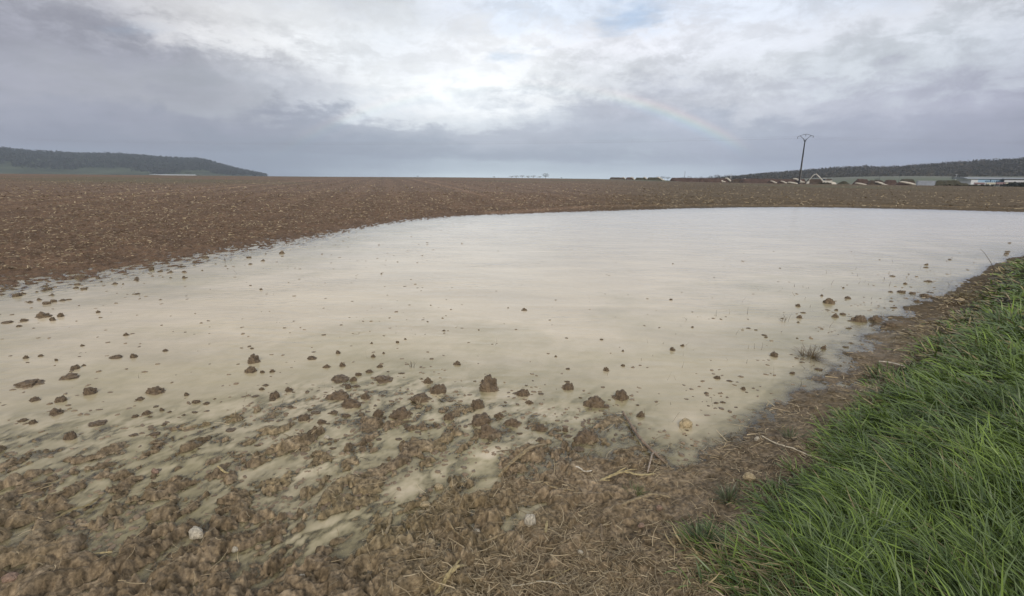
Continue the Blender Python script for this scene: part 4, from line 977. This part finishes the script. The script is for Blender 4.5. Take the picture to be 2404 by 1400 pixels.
b.tube([(0, 0, HB + .05), (-.42, 0, HB + .35)], .045, 6); b.tube([(0, 0, HB + .05), (.42, 0, HB + .35)], .045, 6)
b.tube([(-WH - .1, 0, HB + .72), (-WH + .35, 0, HB + .95), (-.25, 0, HB + 1.24), (.3, 0, HB + 1.24), (WH - .35, 0, HB + .95), (WH + .1, 0, HB + .85)], .045, 6)
b.build('crossarm', st, po)
tips = [(-WH - .08, HB + .72), (0, HB + 1.22), (WH + .08, HB + .85)]
for (ix, iz) in tips:
    b = MB(); pts = []; rr = []
    for k in range(9): pts.append((ix, 0, iz - .03 - k * .045)); rr.append(.03 if k % 2 else .085)
    b.tube(pts, rr, 8); b.build('insulator', ins, po)
wire_m = mat('wire', (.34, .345, .37), .6)
M_ = Matrix.Rotation(-radians(24), 3, 'Z')
for i, (ix, iz) in enumerate(tips):
    q = Vector((base[0], base[1], bz)) + M_ @ Vector((ix, 0, iz - .42)); lab = ['left', 'middle', 'right'][i]
    b = MB()
    # the line crosses the field from side to side
    for d, L_ in ((Vector((-.985, .17, 0)), 210), (Vector((.985, -.17, 0)), 120)):
        b.tube([d * L_ * t + Vector((0, 0, -1.2 * 4 * t * (1 - t))) for t in np.linspace(0, 1, 21)], .006, 4)
    w_ = b.build('overhead_wire', wire_m); w_.location = q; tag(w_, 'thin overhead wire hung from the %s insulator of the electricity pole' % lab, 'wire', 'wires of the electricity line')

# masts and far posts
def post(px, y0, y1, depth, rad_, m, name, label, head=None):
    a_ = PD(px, y0, depth); c_ = PD(px, y1, depth); H_ = c_[2] - a_[2]; o = empty(name, tuple(a_)); tag(o, label, 'mast' if head != 'T' else 'electricity pole')
    b = MB(); b.tube([(0,0,-1),(0,0,H_)], [rad_, rad_ * .6], 6); b.build('shaft', m, o)
    b = MB()
    if head == 'T': b.tube([(-H_*.22, 0, H_*.9), (0, 0, H_*.97), (H_*.22, 0, H_*.9)], rad_ * .6, 5); b.build('crossarm', m, o)
    else: b.tube([(0,0,H_*.98),(0,0,H_*1.06)], rad_ * 1.6, 6); b.build('cap', m, o)
gm = mat('mast_grey', (.14, .14, .15), .7); wm_ = mat('post_white', (.62, .63, .65), .6)
post(1607, 419, 404, 520, .20, gm, 'mast', 'thin dark mast sticking up above the heaps left of the tree row')
post(1715, 424, 410, 330, .28, wm_, 'mast', 'pale post standing among the bare trees left of the pole')
post(2063, 424, 414, 300, .12, gm, 'electricity_pole', 'small far-off T-headed pole behind the right-hand heaps', 'T')
post(2110, 424, 414, 330, .11, gm, 'electricity_pole', 'very faint far-off pole right of the small T-headed one', 'T')
post(2243, 424, 409, 320, .16, wm_, 'electricity_pole', 'pale T-headed pole in front of the right-hand wood', 'T')

# ------------------------------------------------------------------ container, shed, vehicles at the right
grey = mat('container_grey', (.34, .36, .40), .6, .3, noise=(.8, .15), bump=(6, .4, .05))
p = PD(2172, 436, 215); ct = empty('container', (p[0], p[1], p[2] - .4), -.45); tag(ct, 'plain grey metal container between the white-banded heap and the olive heap', 'container')
cw = 33 / FOC * 215; b = MB(); b.box((0, 0, 1.15), (cw, 2.4, 2.3)); bd = b.build('body', grey, ct)
b = MB()
for k in range(12): b.box((-cw / 2 + (k + .5) * cw / 12, -1.23, 1.15), (.12, .06, 2.1))
b.build('ribs', grey, bd)
b = MB(); b.box((0, 0, 2.34), (cw + .1, 2.5, .08)); b.build('roof', mat('container_lid', (.5, .5, .52), .6), ct)
# long low shed with its blue and white front
D = 250.0; pL = PD(2278, 434, D); pR = PD(2392, 434, D); mid = (pL + pR) / 2; Ls = float(np.linalg.norm((pR - pL)[:2])); yaw = math.atan2(pR[1] - pL[1], pR[0] - pL[0])
sh_ = empty('long_shed', (mid[0], mid[1], mid[2] - .5), yaw); tag(sh_, 'long low shed with a grey roof and a light blue and white front', 'shed')
zz0 = .5
wblue = mat('panel_blue', (.36, .52, .66), .6); wwh = mat('panel_white', (.72, .72, .72), .6); dkb = mat('lettering_dark_blue', (.03, .06, .14), .6); rfm = mat('roof_grey', (.28, .30, .31), .7, noise=(.3, .15)); dkk = mat('gap_dark', (.02, .02, .025), .9)
b = MB(); b.box((0, 4, zz0 + 1.2), (Ls, 8, 2.4)); b.build('wall', wwh, sh_)
b = MB(); b.box((1, 5, zz0 + 3.1), (Ls + 6, 11, .9), top=(1, .35)); b.build('roof', rfm, sh_)
b = MB(); b.box((0, -.12, zz0 + 2.55), (Ls, .3, .26)); b.build('eave', dkk, sh_)
for (x0, x1, m) in ((-.36, .02, wblue), (.02, .22, wblue), (.40, .47, wblue)):
    b = MB(); b.box(((x0 + x1) / 2 * Ls, -.03, zz0 + 1.75), ((x1 - x0) * Ls - .02, .06, 1.3)); b.build('panel', m, sh_)
random.seed(5)
for k in range(13):
    x0 = -.20 + k * .045 + (.06 if k > 6 else 0); hh_ = random.uniform(.25, .95) if k not in (2,) else 1.2
    b = MB(); b.box((x0 * Ls, -.08, zz0 + 1.25 + hh_ / 2), (random.uniform(.3, .7), .05, hh_), top=(random.uniform(.4, 1), 1), sh=(random.uniform(-.15, .15), 0)); b.build('painted_stroke', dkb, sh_)
# parked machines and stacked goods in front of it
def trailer(px, w, h, m, label, seed):
    d = 226; p = PD(px, 436.5, d); o = empty('trailer', (p[0], p[1], p[2]), -.55 + seed * .1); W_ = w / FOC * d; H_ = h / FOC * d; tag(o, label, 'trailer', 'trailers parked in front of the long shed')
    b = MB(); b.box((0, 0, .55 + H_ * .4), (W_, 1.8, H_ * .65), top=(.95, 1)); b.build('body', m, o)
    for sx in (-.3, .3):
        for sy in (-.85, .85):
            b = MB(); b.tube([(sx * W_, sy - .12, .35), (sx * W_, sy + .12, .35)], .38, 12); b.build('wheel', ed, o)
    b = MB(); b.tube([(-W_ / 2, 0, .5), (-W_ / 2 - .9, 0, .4)], .06, 5); b.build('drawbar', ed, o)
rd = mat('faded_red', (.30, .20, .19), .7); cr_ = mat('cream_paint', (.60, .55, .42), .6)
trailer(2298, 18, 6, rd, 'faded pinkish trailer under the left end of the long shed front', 0)
trailer(2324, 16, 6, cr_, 'cream trailer in front of the middle of the long shed', 1)
trailer(2346, 16, 7, rd, 'faded pinkish trailer right of the cream one', 2)
trailer(2368, 18, 6, cr_, 'cream trailer nearest the right end of the long shed', 3)
p = PD(2398, 434, 240); o = empty('warehouse', (p[0] + 9, p[1], p[2] - .5), -.7); tag(o, 'white-fronted building cut off by the right edge of the photo', 'building')
b = MB(); b.box((0, 0, 1.6), (26, 9, 3.0)); b.build('wall', mat('wall_grey', (.2, .2, .2), .8), o)
b = MB(); b.box((0, -4.56, 2.1), (26, .1, .9)); b.build('white_band', wwh, o); b = MB(); b.box((0, 0, 3.4), (27, 10, .6), top=(.98, .5)); b.build('roof', rfm, o)
# rough hedge bank running along the far right end of the field
def bush(px, py, w, h, depth, label, tone_, seed, group='bushes between the field and the yard'):
    p = PD(px, py, depth); W_ = w / FOC * depth; H_ = h / FOC * depth; gg = np.random.default_rng(seed); k = 500
    d = gg.normal(0, 1, (k, 3)); d /= np.linalg.norm(d, axis=1)[:, None]; d *= gg.uniform(.3, 1, (k, 1)) ** .5; d[:, 2] = np.abs(d[:, 2])
    c = d * np.array([W_ / 2, min(W_ / 2, 2.5), H_]); e = gg.normal(0, 1, (k, 3, 3)) * .22; v = (c[:, None] + e).reshape(-1, 3)
    col = np.repeat(np.array(tone_)[None] * gg.uniform(.6, 1.4, (k, 1)), 3, 0)
    o = mesh_np('bush', v, np.arange(len(v)).reshape(-1, 3), wood_m, None, False, attr={'tone': col}); o.location = (p[0], p[1], p[2] - .2); o.rotation_euler = (0, 0, -.6); tag(o, label, 'bush', group)
bush(2385, 438, 60, 10, 165, 'dark bush at the right edge, in front of the white-fronted building', (.035, .038, .03), 1)
bush(2300, 438.5, 70, 4, 165, 'low dark strip of scrub below the pinkish trailers', (.06, .05, .032), 2)
bush(2235, 437.5, 70, 4, 170, 'low brown scrub below the large olive heap', (.065, .055, .035), 3)
bush(2420, 440, 50, 9, 160, 'dark evergreen bush just outside the right edge', (.035, .04, .03), 4)
bush(1935, 431.5, 30, 3, 190, 'low scrub in front of the excavator', (.09, .075, .05), 5)
# village house in the meadows under the left hill
p = PD(184, 407, 1400); o = empty('farmhouse', (p[0], p[1], p[2] - 4), .3); tag(o, 'tiny pale farmhouse in the meadow under the left hill', 'house')
b = MB(); b.box((0, 0, 4), (16, 9, 8)); b.build('wall', mat('wall_pale', (.55, .52, .46), .8), o); b = MB(); b.box((0, 0, 9.5), (17, 10, 3.4), top=(1, .05)); b.build('roof', mat('roof_brown', (.2, .15, .12), .8), o)

# long white plastic tunnel below the left hill
a_ = PD(352, 412, 1300); b_ = PD(462, 414, 1300); L_ = float(np.linalg.norm((b_ - a_)[:2])); mid = (a_ + b_) / 2
o = empty('polytunnel', (mid[0], mid[1], -4), math.atan2(b_[1] - a_[1], b_[0] - a_[0])); tag(o, 'long low white polytunnel on the land below the left hill', 'polytunnel')
v = []; f = []
for i, xx in enumerate(np.linspace(-L_ / 2, L_ / 2, 12)):
    for k in range(9):
        th = pi * k / 8; v.append((xx, -6 * cos(th), 5.2 * sin(th) ** .8))
for i in range(11):
    for k in range(8): f.append((i * 9 + k, (i + 1) * 9 + k, (i + 1) * 9 + k + 1, i * 9 + k + 1))
b = MB(); b.add(v, f); b.build('cover', mat('white_film', (.50, .51, .50), .5), o, True)
b = MB(); b.box((L_ / 2 + .1, 0, 2.2), (.2, 9, 4.0), top=(1, .7)); b.box((-L_ / 2 - .1, 0, 2.2), (.2, 9, 4.0), top=(1, .7)); b.build('end_wall', mat('film_end', (.6, .6, .58), .6), o)

# ------------------------------------------------------------------ haze
import bmesh
bm = bmesh.new(); bmesh.ops.create_cube(bm, size=2.0)
hm = bpy.data.meshes.new('haze'); bm.to_mesh(hm); bm.free()
ho = bpy.data.objects.new('haze', hm); COL.objects.link(ho); ho.scale = (3400, 3400, 75); ho.location = (0, 0, 62); tag(ho, 'thin grey haze in the damp air', 'haze', kind='stuff')
m = bpy.data.materials.new('haze'); m.use_nodes = True; m.node_tree.nodes.clear()
vo = m.node_tree.nodes.new('ShaderNodeVolumePrincipled'); vo.inputs['Color'].default_value = (.78, .88, 1.0, 1); vo.inputs['Density'].default_value = .00022; vo.inputs['Anisotropy'].default_value = 0.1
ou = m.node_tree.nodes.new('ShaderNodeOutputMaterial'); m.node_tree.links.new(vo.outputs[0], ou.inputs['Volume']); hm.materials.append(m)
